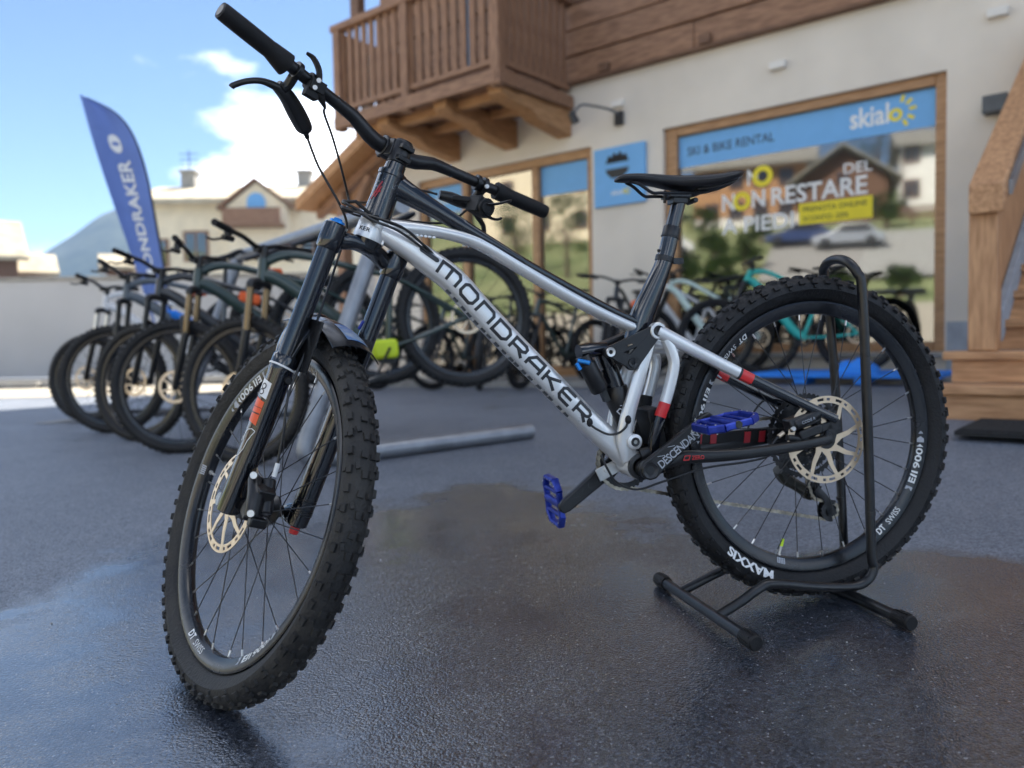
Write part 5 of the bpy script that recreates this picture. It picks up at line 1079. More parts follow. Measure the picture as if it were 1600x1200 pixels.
while o1 > 0.05:
    zb = SB+2*H+0.10+(st0-o1)*sl_; zt = 1.50+(hr0-o1)*sl_
    t = MB(); t.prism([(o1-0.115, zb+0.115*sl_), (o1, zb), (o1, zt), (o1-0.115, zt+0.115*sl_)], (0.445, 0, 0), (0, 1, 0), (0, 0, 1), 0, 0.025+0.004*(i % 2)); t.build('baluster_board', M['stair_larch_z'], stair, None, bevel=0.004); o1 -= 0.122; i += 1
t = MB()
for k in range(10): t.bb(-0.55+0.118*k, -0.55+0.118*k+0.112, 0, 0.62, 0, 0.012)
dm = empty('doormat', Vector((1.95, 3.50, gh(2.2, 3.7)+0.008)), FROT, 'black ribbed doormat on the asphalt in front of the stair', 'doormat')
t = MB(); t.bb(-1.5, 0.0, -0.62, 0.0, -0.01, 0.010); dmo = t.build('backing', M['mat'], dm, None)
t = MB()
for k in range(16): t.bb(-1.49, -0.01, -0.61+0.038*k, -0.61+0.038*k+0.022, 0.0105, 0.018)
t.build('rib', M['mat'], dm, None)
# blue plastic grid lying by the stair
bgx = empty('plastic_pallet', F(-0.10, 1.15, gh(2.6, 5.6)+0.02), FROT+0.05, 'bright blue plastic pallet lying flat on the ground left of the stair', 'pallet')
for i in range(7): box_part('slat', M['blue_slat'], (-0.10, 1.35, -0.95+0.16*i, -0.95+0.16*i+0.11, 0.05, 0.075), bgx, 0.004)
for i in range(4): box_part('runner', M['blue_slat'], (-0.09+0.46*i, 0.01+0.46*i, -0.94, 0.11, 0.0, 0.048), bgx, 0.004)
cl_ = empty('folded_tarp', F(0.42, 1.05, gh(2.6, 5.6)+0.10), FROT, 'small heap of folded blue tarpaulin on top of the blue pallet', 'tarpaulin')
t = MB(); rnd = random.Random(9); ng = 14; vs = []
for j in range(ng):
    for i in range(ng):
        x, y = i/(ng-1)-0.5, j/(ng-1)-0.5; r = max(0, 1-(2*hypot(x, y))**2); vs.append((x*0.42, y*0.32, 0.13*r*(0.65+0.7*mnoise.noise(Vector((x*7, y*7, 2))))-0.004))
t.add(vs, [(j*ng+i, j*ng+i+1, (j+1)*ng+i+1, (j+1)*ng+i) for j in range(ng-1) for i in range(ng-1)]); o_ = t.build('cloth', M['blue_slat'], cl_, None); sm_ = o_.modifiers.new('thick', 'SOLIDIFY'); sm_.thickness = 0.006
# pavement strip along the shop
a, b, c, d = F(7.6, 0.0, 0), F(-0.55, 0.0, 0), F(-0.55, 1.05, 0), F(7.6, 1.05, 0)
pv = MB(); n = 16; vs = []
for j in range(2):
    for i in range(n+1):
        p = (a.lerp(b, i/n), d.lerp(c, i/n))[j]; vs += [(p.x, p.y, gh(p.x, p.y)+0.05), (p.x, p.y, gh(p.x, p.y)-0.15)]
q = 2*(n+1); fs = []
for i in range(n): fs += [(2*i, 2*i+2, q+2*i+2, q+2*i), (q+2*i, q+2*i+2, q+2*i+3, q+2*i+1)]
pv.add(vs, fs); tag(pv.build('pavement', M['concrete'], None), kind='structure')

# loose grit on the asphalt
rnd = random.Random(21); t = MB()
for i in range(260):
    y = rnd.uniform(0.75, 4.2); x = rnd.uniform(-0.75, 0.75)*y; r = rnd.uniform(0.0008, 0.0022)*(1.6 if rnd.random() < 0.06 else 1); c_ = Vector((x, y, gh(x, y)+r*0.5)); o_ = len(t.v)
    t.ball(c_, r, 5, (rnd.uniform(0.8, 1.6), rnd.uniform(0.7, 1.3), rnd.uniform(0.5, 0.9)))
M['grit'] = mat('pale_grit', (0.16, 0.16, 0.15), 0.8, vscale=3, col2=(0.45, 0.44, 0.41))
tag(t.build('grit', M['grit'], None, smooth=0), kind='stuff')
# ================================================================== bicycles behind
M['frame_green'] = mat('dark_green_frame', (0.020, 0.040, 0.034), 0.3, var=0.2, coat=0.4)
M['frame_black'] = mat('black_frame', (0.014, 0.015, 0.018), 0.3, var=0.2, coat=0.4)
M['frame_grey'] = mat('grey_frame', (0.10, 0.12, 0.14), 0.35, var=0.15)
M['frame_teal'] = mat('turquoise_frame', (0.03, 0.46, 0.40), 0.35, var=0.08)
M['frame_mint'] = mat('mint_white_frame', (0.55, 0.68, 0.64), 0.4, var=0.06)
M['frame_white'] = mat('white_frame', (0.74, 0.74, 0.74), 0.4, var=0.05)
M['kashima'] = mat('bronze_fork_tube', (0.22, 0.15, 0.08), 0.25, metal=0.7, var=0.1)
M['lime_panel'] = mat('lime_panel', (0.58, 0.72, 0.02), 0.5, var=0.05)
M['orange_bag'] = mat('orange_cloth', (0.80, 0.13, 0.03), 0.7, var=0.1)
_mc = {}
def cmesh(key, mats, fn, smooth=40):
    kk = (key,)+tuple(m.name for m in (mats if isinstance(mats, (list, tuple)) else [mats]))
    if kk not in _mc: b = MB(); fn(b); _mc[kk] = b.mesh(key[0] if isinstance(key, tuple) else key, mats, None, smooth)
    return _mc[kk]
def w_tyre(R, w):
    def f(b):
        prof = [(R-w+w*cos(2*pi*j/12), w*sin(2*pi*j/12)*0.95) for j in range(12)]; b.lathe(prof, (0, 0, 0), (0, 1, 0), 64, True)
        n = int(2*pi*R/0.036)
        for i in range(n):
            for s in (1, -1):
                a = 2*pi*(i+(0.5 if s > 0 else 0))/n; er = Vector((cos(a), 0, sin(a))); et = Vector((-sin(a), 0, cos(a)))
                b.box(er*R+Vector((0, s*w*0.28, 0)), (0.014, w*0.42, 0.007), et, (0, 1, 0), er); b.box(er*(R-w*0.38)+Vector((0, s*w*0.83, 0)), (0.014, 0.008, 0.010), et, (0, 1, 0), er)
    return f
def w_rim(R):
    def f(b):
        b.lathe([(R, 0.014), (R-0.020, 0.011), (R-0.026, 0), (R-0.020, -0.011), (R, -0.014)], (0, 0, 0), (0, 1, 0), 56, True)
        b.lathe([(0.008, -0.055), (0.012, -0.05), (0.026, -0.034), (0.018, -0.02), (0.018, 0.02), (0.026, 0.034), (0.012, 0.05), (0.008, 0.055)], (0, 0, 0), (0, 1, 0), 14)
        for i in range(24):
            s = 1 if i % 2 else -1; a = 2*pi*i/24; h = a+(1 if (i//2) % 2 else -1)*0.9
            b.tube([(0.026*cos(h), s*0.032, 0.026*sin(h)), ((R-0.022)*cos(a), 0, (R-0.022)*sin(a))], 0.0012, 4, caps=False)
    return f
def rot_disc(b):
    b.lathe([(0.073, 0.0), (0.090, 0.0), (0.090, 0.002), (0.073, 0.002)], (0, 0.052, 0), (0, 1, 0), 36, True)
    for i in range(7):
        a = 2*pi*i/7; b.tube([(0.018*cos(a-0.4), 0.053, 0.018*sin(a-0.4)), (0.076*cos(a), 0.053, 0.076*sin(a))], 0.001, 5, 0.005, up=(0, 1, 0))
def make_bike(label, cat, group, loc, yaw, pitch=0.0, steer=0.0, R=0.365, fm='frame_green', tw=0.029, style='mtb', fork_m='satin_black', stan='kashima', disc_m='rotor', extra=None, lean=0.0):
    """origin on the ground between the wheels, x forward"""
    mtb = style == 'mtb'
    root = empty('bicycle', loc, 0, label, cat, group)
    WB = 1.19 if mtb else 1.06; hx = WB/2
    rm = Matrix.Rotation(yaw, 4, 'Z') @ Matrix.Rotation(-pitch, 4, 'Y') @ Matrix.Rotation(lean, 4, 'X'); 
    root.matrix_world = Matrix.Translation(Vector(loc)) @ rm
    rx, bbp = -hx, Vector((-hx+0.44, 0, R-0.025)); hta = radians(66 if mtb else 69)
    ax = Vector((-cos(hta), 0, sin(hta))); fwd = Vector((sin(hta), 0, cos(hta)))
    fa = Vector((hx, 0, R)); hb = fa+ax*(0.545 if mtb else 0.43)-fwd*0.045; ht = hb+ax*(0.115 if mtb else 0.16)
    st_top = bbp+Vector((-0.155, 0, 0.42 if mtb else 0.46)); sad = bbp+Vector((-0.225 if mtb else -0.21, 0, 0.60 if mtb else 0.66)); ra = Vector((rx, 0, R))
    fmm = M[fm]
    def fr(b):
        th = 0.030 if mtb else 0.021
        b.tube(spline([hb+ax*0.03, hb+Vector((-0.10, 0, -0.035)), bbp+Vector((0.10, 0, 0.09)), bbp], 5), 0.024 if mtb else 0.017, 12, rspl([th, th*1.15, th*1.2, th], 5), up=(0, 1, 0))
        b.tube(spline([ht-ax*0.02, ht+Vector((-0.16, 0, -0.03)), st_top+Vector((0.10, 0, -0.03)), st_top+Vector((0.02, 0, -0.05))], 5), 0.016, 10, rspl([0.026, 0.020, 0.016, 0.014], 5), up=(0, 1, 0))
        b.tube([bbp, st_top], 0.017, 12); b.tube([hb, ht], 0.025, 14)
        b.tube([bbp-Vector((0, 0.036, 0)), bbp+Vector((0, 0.036, 0))], 0.026, 14)
        for s in (1, -1):
            b.tube(spline([bbp+Vector((-0.03, s*0.03, 0)), bbp.lerp(ra, 0.45)+Vector((0, s*0.052, -0.008)), ra+Vector((0, s*0.06, 0))], 4), 0.010, 8)
            b.tube(spline([bbp.lerp(st_top, 0.82)+Vector((-0.01, s*0.018, 0)), bbp.lerp(st_top, 0.82).lerp(ra, 0.5)+Vector((0, s*0.048, 0.01)), ra+Vector((0, s*0.06, 0.0))], 4), 0.010, 8)
    fo = inst('frame', cmesh(('frame', style, R, fm), fmm, fr), root)
    def cr_(b):
        for s in (1, -1): e = bbp+Vector((s*0.12, s*0.085, -s*0.12)); b.tube([bbp+Vector((0, s*0.07, 0)), e], 0.011, 8, 0.007); b.box(e+Vector((0, s*0.055, 0)), (0.10, 0.09, 0.016))
        b.lathe([(0.060, -0.052), (0.085, -0.052), (0.085, -0.048), (0.060, -0.048)], bbp, (0, 1, 0), 28, True)
        for i in range(5): a = 2*pi*i/5; b.tube([bbp+Vector((0.01*cos(a), -0.05, 0.01*sin(a))), bbp+Vector((0.065*cos(a), -0.05, 0.065*sin(a)))], 0.002, 5, 0.006, up=(0, 1, 0))
    inst('crank', cmesh(('crank', style, R), M['satin_black'], cr_), root)
    def sd_(b):
        sc = [(0.15, 0.016, 0.0), (0.06, 0.022, 0.006), (-0.02, 0.04, 0.004), (-0.09, 0.072, 0.012), (-0.125, 0.055, 0.016)]
        b.tube([sad+Vector((x, 0, z)) for x, y, z in sc], [y for x, y, z in sc], 12, [0.012, 0.016, 0.018, 0.020, 0.012], up=(0, 1, 0))
        b.tube([st_top-Vector((0.01, 0, 0.04))*0, sad+Vector((-0.0, 0, -0.02))], 0.0145, 10)
        for s in (1, -1): b.tube([sad+Vector((0.09, s*0.016, -0.012)), sad+Vector((0.03, s*0.02, -0.032)), sad+Vector((-0.07, s*0.024, -0.012))], 0.0035, 5)
    inst('saddle', cmesh(('saddle', style, R), M['saddle'], sd_), root)
    # rear wheel
    tm, rmh = cmesh(('tyre', R, tw), M['tyre'], w_tyre(R, tw)), cmesh(('wheel', R, tw), M['rim_black'], w_rim(R-2*tw+0.004))
    dmh = cmesh('brake_rotor', M[disc_m], rot_disc)
    rw = inst('wheel', rmh, root, (rx, 0, R)); inst('tyre', tm, rw); inst('brake_rotor', dmh, rw)
    # steered front end
    SM = Matrix.Translation(hb) @ Matrix.Rotation(steer, 4, ax) @ Matrix.Translation(-hb)
    def fk_(b):
        for s in (1, -1): b.tube([hb+fwd*0.012-ax*0.245+Vector((0, s*0.066, 0)), fa-fwd*0.006+Vector((0, s*0.066, 0)), fa+Vector((0, s*0.064, -0.012))], [0.021, 0.018, 0.014], 12)
        b.tube(spline([hb+fwd*0.02-ax*0.265+Vector((0, 0.064, 0)), hb+fwd*0.055-ax*0.17+Vector((0, 0.03, 0)), hb+fwd*0.055-ax*0.17+Vector((0, -0.03, 0)), hb+fwd*0.02-ax*0.265+Vector((0, -0.064, 0))], 4), 0.011, 8)
    def fc_(b): b.tube(spline([hb+fwd*0.012+Vector((0, 0.068, 0))-ax*0.035, hb+fwd*0.012+Vector((0, 0.064, 0))-ax*0.012, hb-ax*0.004, hb+fwd*0.012+Vector((0, -0.064, 0))-ax*0.012, hb+fwd*0.012+Vector((0, -0.068, 0))-ax*0.035], 3), 0.021, 12)
    f_ = inst('fork', cmesh(('fork', style, R), M[fork_m], fc_), root); f_.matrix_local = SM
    inst('fork_lowers', cmesh(('fork_lowers', style, R), M[fork_m], fk_), f_)
    def stn(b):
        b.tube([hb+fwd*0.012-ax*0.01, hb+fwd*0.012-ax*0.26], 0.017, 12)
    for s_ in (1, -1): inst('stanchion', cmesh(('stanchion', style, R), M[stan], stn), f_, (0, s_*0.066, 0))
    fw_ = inst('wheel', rmh, root); fw_.matrix_local = SM @ Matrix.Translation(fa); inst('tyre', tm, fw_); inst('brake_rotor', dmh, fw_)
    cb = ht+ax*0.045+fwd*0.03
    def hb_(b):
        W2 = 0.385 if mtb else 0.33
        pts = [cb+Vector((-0.055*(abs(y)/W2)**1.3, y, 0.035*min(1, abs(y)/0.13))) for y in [W2*(i-10)/10 for i in range(21)]]
        b.tube(pts, 0.0125, 10); b.tube([ht, ht+ax*0.065], 0.018, 12); b.tube([ht+ax*0.045, cb], 0.02, 10); b.tube([cb-Vector((0, 0.03, 0)), cb+Vector((0, 0.03, 0))], 0.021, 12)
        for s in (1, -1):
            q = cb+Vector((-0.010, s*0.235, 0.035)); b.tube([q+Vector((0, -0.01, 0)), q+Vector((0, 0.01, 0))], 0.018, 10)
            b.tube([q+Vector((0.02, -s*0.05, -0.016)), q+Vector((0.028, s*0.01, -0.014))], 0.014, 8)
            b.tube([q+Vector((0.03, 0, -0.016)), q+Vector((0.055, s*0.05, -0.024)), q+Vector((0.045, s*0.11, -0.028))], 0.006, 6)
    h_ = inst('handlebar', cmesh(('handlebar', style, R), M['satin_black'], hb_), root); h_.matrix_local = SM
    W2 = 0.385 if mtb else 0.33
    for sg_ in (1, -1):
        def gp(b): b.tube([cb+Vector((-0.055*(y/W2)**1.3, sg_*y, 0.035)) for y in (W2-0.125, W2-0.06, W2+0.002)], 0.0165, 10)
        inst('grip', cmesh(('grip', style, R, sg_), M['rubber_grip'], gp), h_)
    if extra: extra(root, bbp, hb, st_top)
    return root
def lime_guard(root, bbp, hb, st):
    b = MB(); b.box(bbp+Vector((0.02, 0.0, 0.0)), (0.13, 0.135, 0.10), (0.97, 0, 0.24), (0, 1, 0)); b.build('motor_cover', M['lime_panel'], root, bevel=0.02)
def orange_bag(root, bbp, hb, st):
    b = MB(); b.box(st+Vector((-0.05, 0, 0.05)), (0.16, 0.09, 0.08), (0.9, 0, 0.2), (0, 1, 0)); b.build('saddle_bag', M['orange_bag'], root, bevel=0.02)
def orange_pack(root, bbp, hb, st):
    b = MB(); b.box(bbp.lerp(hb, 0.55)+Vector((-0.03, 0, 0.10)), (0.12, 0.045, 0.06), (0.86, 0, 0.5), (0, 1, 0)); b.build('frame_bag', M['orange_bag'], root, bevel=0.015)
def blue_bottle(root, bbp, hb, st):
    b = MB(); a = bbp.lerp(hb, 0.35)+Vector((-0.02, 0, 0.06)); d = (hb-bbp).normalized(); b.tube([a, a+d*0.13, a+d*0.14, a+d*0.17], [0.034, 0.034, 0.02, 0.018], 14); b.build('bottle', M['blue_slat'], root)
def hung(front, yaw, pitch, **k):
    """bike whose front wheel stands at `front` and whose saddle hangs on the bar, rear wheel in the air"""
    R = k.get('R', 0.365); hx = 0.595; f = Vector((cos(yaw), sin(yaw), 0)); fz = gh(*front)
    d = Vector((hx*cos(pitch)+R*sin(pitch), 0, R*cos(pitch)-hx*sin(pitch)))   # axle of the front wheel from the root, pitched nose down
    loc = Vector((front[0], front[1], fz+R-0.004))-f*(hx*cos(pitch)+R*sin(pitch)*-1*-1 if False else hx*cos(pitch)-0)-Vector((0, 0, 0))
    m = Matrix.Rotation(yaw, 3, 'Z') @ Matrix.Rotation(pitch, 3, 'Y'); loc = Vector((front[0], front[1], fz+R-0.004))-m@Vector((hx, 0, R))
    return loc, -pitch
RG = 'mountain bikes hanging by the saddle on the tube rack'
Y0 = pi+radians(17)
rows = [((-1.33, 3.92), Y0, 0.30, -0.62, 'nearest rack bike, dark green with bronze fork tubes and a lime motor cover', 'frame_green', 'kashima', lime_guard),
        ((-1.83, 4.36), Y0+0.10, 0.29, -0.36, 'second nearest rack bike, dark green with bronze fork tubes and an orange bag', 'frame_green', 'kashima', orange_pack),
        ((-2.32, 4.95), Y0+0.02, 0.26, -0.66, 'middle bike on the tube rack, black frame and orange saddle bag', 'frame_black', 'satin_black', orange_bag),
        ((-2.72, 5.42), Y0+0.10, 0.31, -0.40, 'grey bike on the tube rack, second from the far end', 'frame_grey', 'satin_black', blue_bottle),
        ((-3.30, 6.20), Y0+0.04, 0.26, -0.45, 'farthest bike on the tube rack, slim white frame with an orange saddle bag', 'frame_white', 'raw_steel', orange_bag)]
for fr_, yw, pt, stg, lab, fmn, stn_, ex in rows:
    loc, pp = hung(fr_, yw, pt)
    make_bike(lab, 'bicycle', RG, loc, yw, pp, stg, fm=fmn, stan=stn_, extra=ex, R=0.370 if fmn != 'frame_white' else 0.345)
# rack of galvanised tube
rack = empty('tube_rack', (-0.70, 3.90, gh(-0.7, 3.9)), 0, 'grey galvanised tube rack with sloping legs, carrying a row of dark bikes', 'bike rack')
t = MB(); ro = Vector(rack.location)
def RP(x, y, z): return Vector((x, y, gh(x, y)+z))-ro
bar_a, bar_b = Vector((-0.60, 3.92, 1.50)), Vector((-2.02, 5.98, 1.52))
t.tube([bar_a+(bar_a-bar_b).normalized()*0.18-ro, bar_b+(bar_b-bar_a).normalized()*0.15-ro], 0.042, 18); rb_ = t.build('top_bar', M['galv'], rack)
for top, bend, end in ((bar_a, (-1.00, 3.70), (0.10, 4.30)), (bar_b, (-2.40, 5.78), (-1.30, 6.36))):
    t = MB(); b0 = Vector((*bend, gh(*bend)+0.045)); e0 = Vector((*end, gh(*end)+0.043)); up = (top-b0).normalized(); al = (e0-b0).normalized()
    pts = [top-ro, b0+up*0.16-ro]+[q-ro for q in spline([b0+up*0.11, b0+up*0.03+al*0.015, b0+al*0.08, b0+al*0.14], 5)]+[e0-ro]
    t.tube(pts, 0.041, 18); t.build('leg', M['galv'], rack)
SG = 'bikes parked in front of the shop windows'
def atf(s, o): q = F(s, o, 0); return Vector((q.x, q.y, gh(q.x, q.y)+0.002+(0.048 if 0 < o < 0.95 else 0)))
YN = atan2(FN.y, FN.x)
park = [(6.10, 1.05, 0.25, 0.3, 'frame_black', 'mtb', 'black bike parked at the far left of the shop front'), (5.35, 1.15, -0.1, 0.2, 'frame_green', 'city', 'dark green city bike left of the shop door'),
        (4.72, 1.05, 0.15, -0.2, 'frame_green', 'city', 'dark green city bike in front of the shop door'), (4.05, 1.1, 0.3, 0.35, 'frame_green', 'city', 'dark green city bike under the pane with the yellow reflection'),
        (3.35, 1.0, -0.15, 0.4, 'frame_green', 'city', 'dark green bike below the square blue sign'), (2.55, 1.0, 0.25, 0.3, 'frame_black', 'mtb', 'black bike behind the seat tube of the silver bike'),]
for s, o, dy, stg, fmn, sty, lab in park:
    make_bike(lab, 'bicycle', SG, atf(s, o), YN+dy, 0, stg, fm=fmn, style=sty, R=0.35, tw=0.025, stan='satin_black', extra=orange_bag if s == 2.55 else None)
def leanbike(lab, s, o, yaw, fmn, stg=0.0, R=0.345): return make_bike(lab, 'bicycle', SG, atf(s, o), yaw, 0, stg, fm=fmn, style='mtb', R=R, tw=0.027, stan='satin_black')
leanbike('turquoise bike standing side-on under the wide shop window', 1.15, 0.62, pi-0.28, 'frame_teal', 0.1)
leanbike('mint white bike beside the turquoise bike, partly behind the black seat tube', 2.02, 0.50, pi-0.62, 'frame_mint', 0.25)
leanbike('white bike leaning by the left end of the wide shop window', 2.35, 0.30, pi-0.60, 'frame_white', -0.2)

# feather flag
fl = empty('feather_flag', (-2.93, 6.8, gh(-2.93, 6.8)), 0, 'tall blue feather flag with white vertical lettering, behind the racked bikes', 'flag')
fo_ = Vector(fl.location); pole = spline([(-2.86, 6.8, 0.3), (-2.90, 6.8, 1.2), (-2.99, 6.8, 1.9), (-3.06, 6.8, 2.35), (-3.16, 6.8, 2.66), (-3.30, 6.8, 2.84), (-3.53, 6.8, 2.965)], 6)
t = MB(); t.tube([p-fo_ for p in pole], rspl([0.016, 0.015, 0.013, 0.011, 0.009, 0.007, 0.005], 6), 8); t.tube([(0.07, 0, 0.0), (0.07, 0, 0.12)], 0.03, 10); t.tube([(-0.35, 0, 0.02), (0.45, 0, 0.02)], 0.018, 8); t.tube([(0.05, -0.4, 0.02), (0.05, 0.4, 0.02)], 0.018, 8); t.build('pole', M['charcoal'], fl)
def flagpt(v, u, d=0.0):   # v 0 at the foot .. 1 at the tip ; u 0 pole edge .. 1 free edge
    z = lerp(1.02, 2.962, v)
    px_ = pole[0].x
    for a, b in zip(pole, pole[1:]):
        if a.z <= z <= b.z: px_ = lerp(a.x, b.x, (z-a.z)/max(1e-6, b.z-a.z)); break
        px_ = b.x
    fx_ = lerp(-3.04, -3.535, v**1.0)
    x = lerp(px_, fx_, u); y = 6.8-0.02+0.06*sin(u*3.0+v*2.0)*u+0.03*sin(u*7+v*5)*u+d
    return Vector((x, y, z))-fo_
t = MB(); sheet(t, lambda u, v, d: flagpt(u, v, d), [i/28 for i in range(29)], [i/10 for i in range(11)], 0.002); t.build('cloth', M['flag'], fl, smooth=60)
def fcen(v): return flagpt(v, 0.52)
t = MB()
def ff(x, y):   # text running upwards
    v = 0.02+x; return flagpt(v, 0.60-y, -0.008)
text_mb('MONDRAKER', 0.30, lambda x, y: flagpt(0.20+x, lerp(0.36, 0.30, x)+y*0.9*(1+0.5*x), -0.006), 1.05, 0.03, width=0.53, align=0, mb=t); ring_pts = [(0.055*cos(2*pi*i/14)*0.45, 0.13*sin(2*pi*i/14)) for i in range(15)]
strokes(t, [[(0.80+a, 0.55+b) for a, b in ring_pts]], 0.03, lambda x, y: flagpt(x, y, -0.006)); t.build('lettering', M['white'], fl, smooth=0)
t = MB(); t.add([flagpt(v, u, -0.006) for v, u in [(0.02, 0.15), (0.02, 0.85), (0.11, 0.80), (0.11, 0.2)]], [(0, 1, 2, 3)]); t.build('logo_patch', M['white'], fl, smooth=0)

# chalk arrow on the asphalt
t = MB(); g_ = lambda x, y: Vector((-3.55+x, 6.15+y, gh(-3.55+x, 6.15+y)+0.005))
t.add([g_(*p) for p in [(-0.15, -0.03), (0.42, 0.06), (0.42, 0.13), (-0.15, 0.04)]], [(0, 1, 2, 3)]); t.add([g_(*p) for p in [(-0.16, 0.03), (0.02, 0.40), (0.10, 0.38), (-0.02, 0.03)]], [(0, 1, 2, 3)])
tag(t.build('painted_mark', M['concrete'], None, smooth=0), kind='structure')

# ================================================================== beyond the yard
M['pale_wall'] = mat('pale_grey_wall', (0.45, 0.46, 0.48), 0.85, var=0.06, vscale=0.7)
YW = 16.0; yw = empty('yard_wall', (-8, YW, 0.38), 0, 'long pale grey concrete wall at the far side of the yard', 'wall')
x = -34.0
while x < 3.0:
    b = MB(); b.bb(x+8+0.003, x+8+7.39, 0, 0.25, -0.05, 1.88); b.build('wall_panel', M['pale_wall'], yw, bevel=0.01); x += 7.4
b = MB(); b.bb(-26.2, 11.4, -0.05, 0.30, 1.881, 1.95); b.build('coping', M['concrete'], yw, bevel=0.01)
vg = ground_patch('gravel_verge', [(-34, 8.7), (-3.4, 9.5), (-3.4, 15.9), (-34, 15.9)], M['gravel'], 0.006, 10); tag(vg, kind='structure')
tag(ground_patch('gravel_yard', [(-7.5, 8.66), (-34, 8.66), (-34, -24), (3, -9.5)], M['gravel'], 0.006, 24), kind='structure')
kb = MB(); 
for i in range(22):
    a = -34+1.42*i; y0 = lerp(10.6, 12.2, (a+34)/31.0); z0 = gh(a, y0); kb.bb(a+0.005, a+1.412, y0-0.16, y0, z0-0.05, z0+0.10)
ko = kb.build('kerb', M['concrete'], None, bevel=0.012); tag(ko, kind='structure')

def house(name, label, loc, rz, w_, d_, h, roof_h, wall_m, roof_m, over=0.8, ridge='x', cat='house', gable=None, wins=(), chim=(), base=0.0, timber=None):
    r = empty(name, loc, rz, label, cat)
    b = MB(); b.bb(-w_/2, w_/2, 0, d_, base, h)
    if ridge == 'x': b.prism([(0, h), (d_, h), (d_/2, h+roof_h*0.92)], (-w_/2+0.001, 0, 0), (0, 1, 0), (0, 0, 1), 0, w_-0.002)
    else: b.prism([(-w_/2, h), (w_/2, h), (0, h+roof_h*0.92)], (0, d_-0.001, 0), (1, 0, 0), (0, 0, 1), 0, d_-0.002)
    b.build('wall', wall_m, r)
    b = MB(); th = 0.22
    if ridge == 'x':
        k = roof_h/(d_/2)
        for s in (0, 1):
            e, m = (-over, d_/2) if s == 0 else (d_+over, d_/2)
            ze = h-over*k
            b.prism([(e, ze+0.06), (m, h+roof_h+0.06), (m, h+roof_h+0.06+th), (e, ze+0.06+th)], (-w_/2-over, 0, 0), (0, 1, 0), (0, 0, 1), 0, w_+2*over)
    else:
        k = roof_h/(w_/2)
        for s in (-1, 1):
            b.prism([(s*(w_/2+over), h-over*k+0.06), (0, h+roof_h+0.06), (0, h+roof_h+0.06+th), (s*(w_/2+over), h-over*k+0.06+th)], (0, d_+over, 0), (1, 0, 0), (0, 0, 1), 0, d_+2*over)
    ro_ = b.build('roof', roof_m, r)
    for (cx_, cy_, ch) in chim:
        b = MB(); b.bb(cx_-0.35, cx_+0.35, cy_-0.35, cy_+0.35, h, h+roof_h+ch); b.bb(cx_-0.45, cx_+0.45, cy_-0.45, cy_+0.45, h+roof_h+ch, h+roof_h+ch+0.12); b.build('chimney', M['concrete'], ro_)
    for (x, z, ww, wh) in wins:
        b = MB(); b.bb(x-ww/2-0.12, x+ww/2+0.12, -0.07, -0.003, z-wh/2-0.12, z+wh/2+0.12); f = b.build('window', M['wood_dark'] if timber else M['wood_brown'], r)
        b = MB(); b.bb(x-ww/2, x-0.05, -0.085, -0.072, z-wh/2, z+wh/2); b.bb(x+0.05, x+ww/2, -0.085, -0.072, z-wh/2, z+wh/2); b.build('pane', M['far_glass'], f)
    if timber:
        b = MB(); b.bb(-w_/2-0.06, w_/2+0.06, -0.062, d_+0.06, timber, h); b.build('timber_storey', M['wood_orange'], r, bevel=0.02)
    return r
# cream house behind the wall
hs = house('cream_house', 'large cream house with a pale stone roof and a central gable, beyond the yard wall', (-12.2, 38.0, 0.4), 0.03, 10.6, 9.0, 7.35, 1.35, M['stucco_warm'], M['roof_stone'], 0.7, wins=((-2.6, 5.3, 0.95, 1.2), (2.9, 5.3, 0.95, 1.2), (-2.6, 2.6, 0.95, 1.3), (0.3, 2.6, 0.95, 1.3), (2.9, 2.6, 0.95, 1.3), (-4.4, 5.0, 0.8, 1.1)), chim=((-4.3, 4.2, 0.9), (1.6, 4.5, 0.9)))
b = MB(); b.prism([(-1.35, 4.9), (1.35, 4.9), (1.35, 7.0), (0, 8.05), (-1.35, 7.0)], (0.55, 3.2, 0), (1, 0, 0), (0, 0, 1), 0, 4.2); gb = b.build('gable_bay', M['stucco_warm'], hs)
b = MB()
for s in (-1, 1): b.prism([(s*1.75, 6.80), (0, 8.12), (0, 8.26), (s*1.75, 6.94)], (0.55, 3.2, 0), (1, 0, 0), (0, 0, 1), 0, 4.45)
b.build('gable_roof', M['wood_brown'], gb)
b = MB(); pts = [(-0.42, -0.45), (0.42, -0.45), (0.42, 0.1)]+[(0.42*cos(a), 0.1+0.42*sin(a)) for a in [radians(15*i) for i in range(1, 12)]]+[(-0.42, 0.1)]
b.prism(pts, (0.55, -1.005, 7.05), (1, 0, 0), (0, 0, 1), 0, 0.05); b.build('arched_window', M['blue_panel'], gb)
b = MB(); b.bb(-0.75, 1.85, -1.9, -1.02, 5.95, 6.08); b.bb(-0.75, 1.85, -1.92, -1.86, 6.09, 6.75)
b.build('balcony', M['wood_brown'], gb)
for sx in (-4.6, 1.4):
    b = MB(); b.tube([(sx, 5.0, 8.0), (sx, 5.0, 11.0)], 0.03, 6); [b.tube([(sx-0.5, 5.0, 10.2+0.3*k), (sx+0.5, 5.0, 10.2+0.3*k)], 0.02, 4) for k in range(3)]; b.build('antenna', M['charcoal'], hs)
house('brown_barn', 'brown barn with a broad stone roof at the far left edge beyond the wall', (-29.9, 40.5, 0.4), 0.63, 8.6, 6, 5.6, 2.0, M['wood_dark'], M['roof_stone'], 0.5, ridge='x', cat='barn', wins=((2.0, 4.2, 0.8, 0.9),))
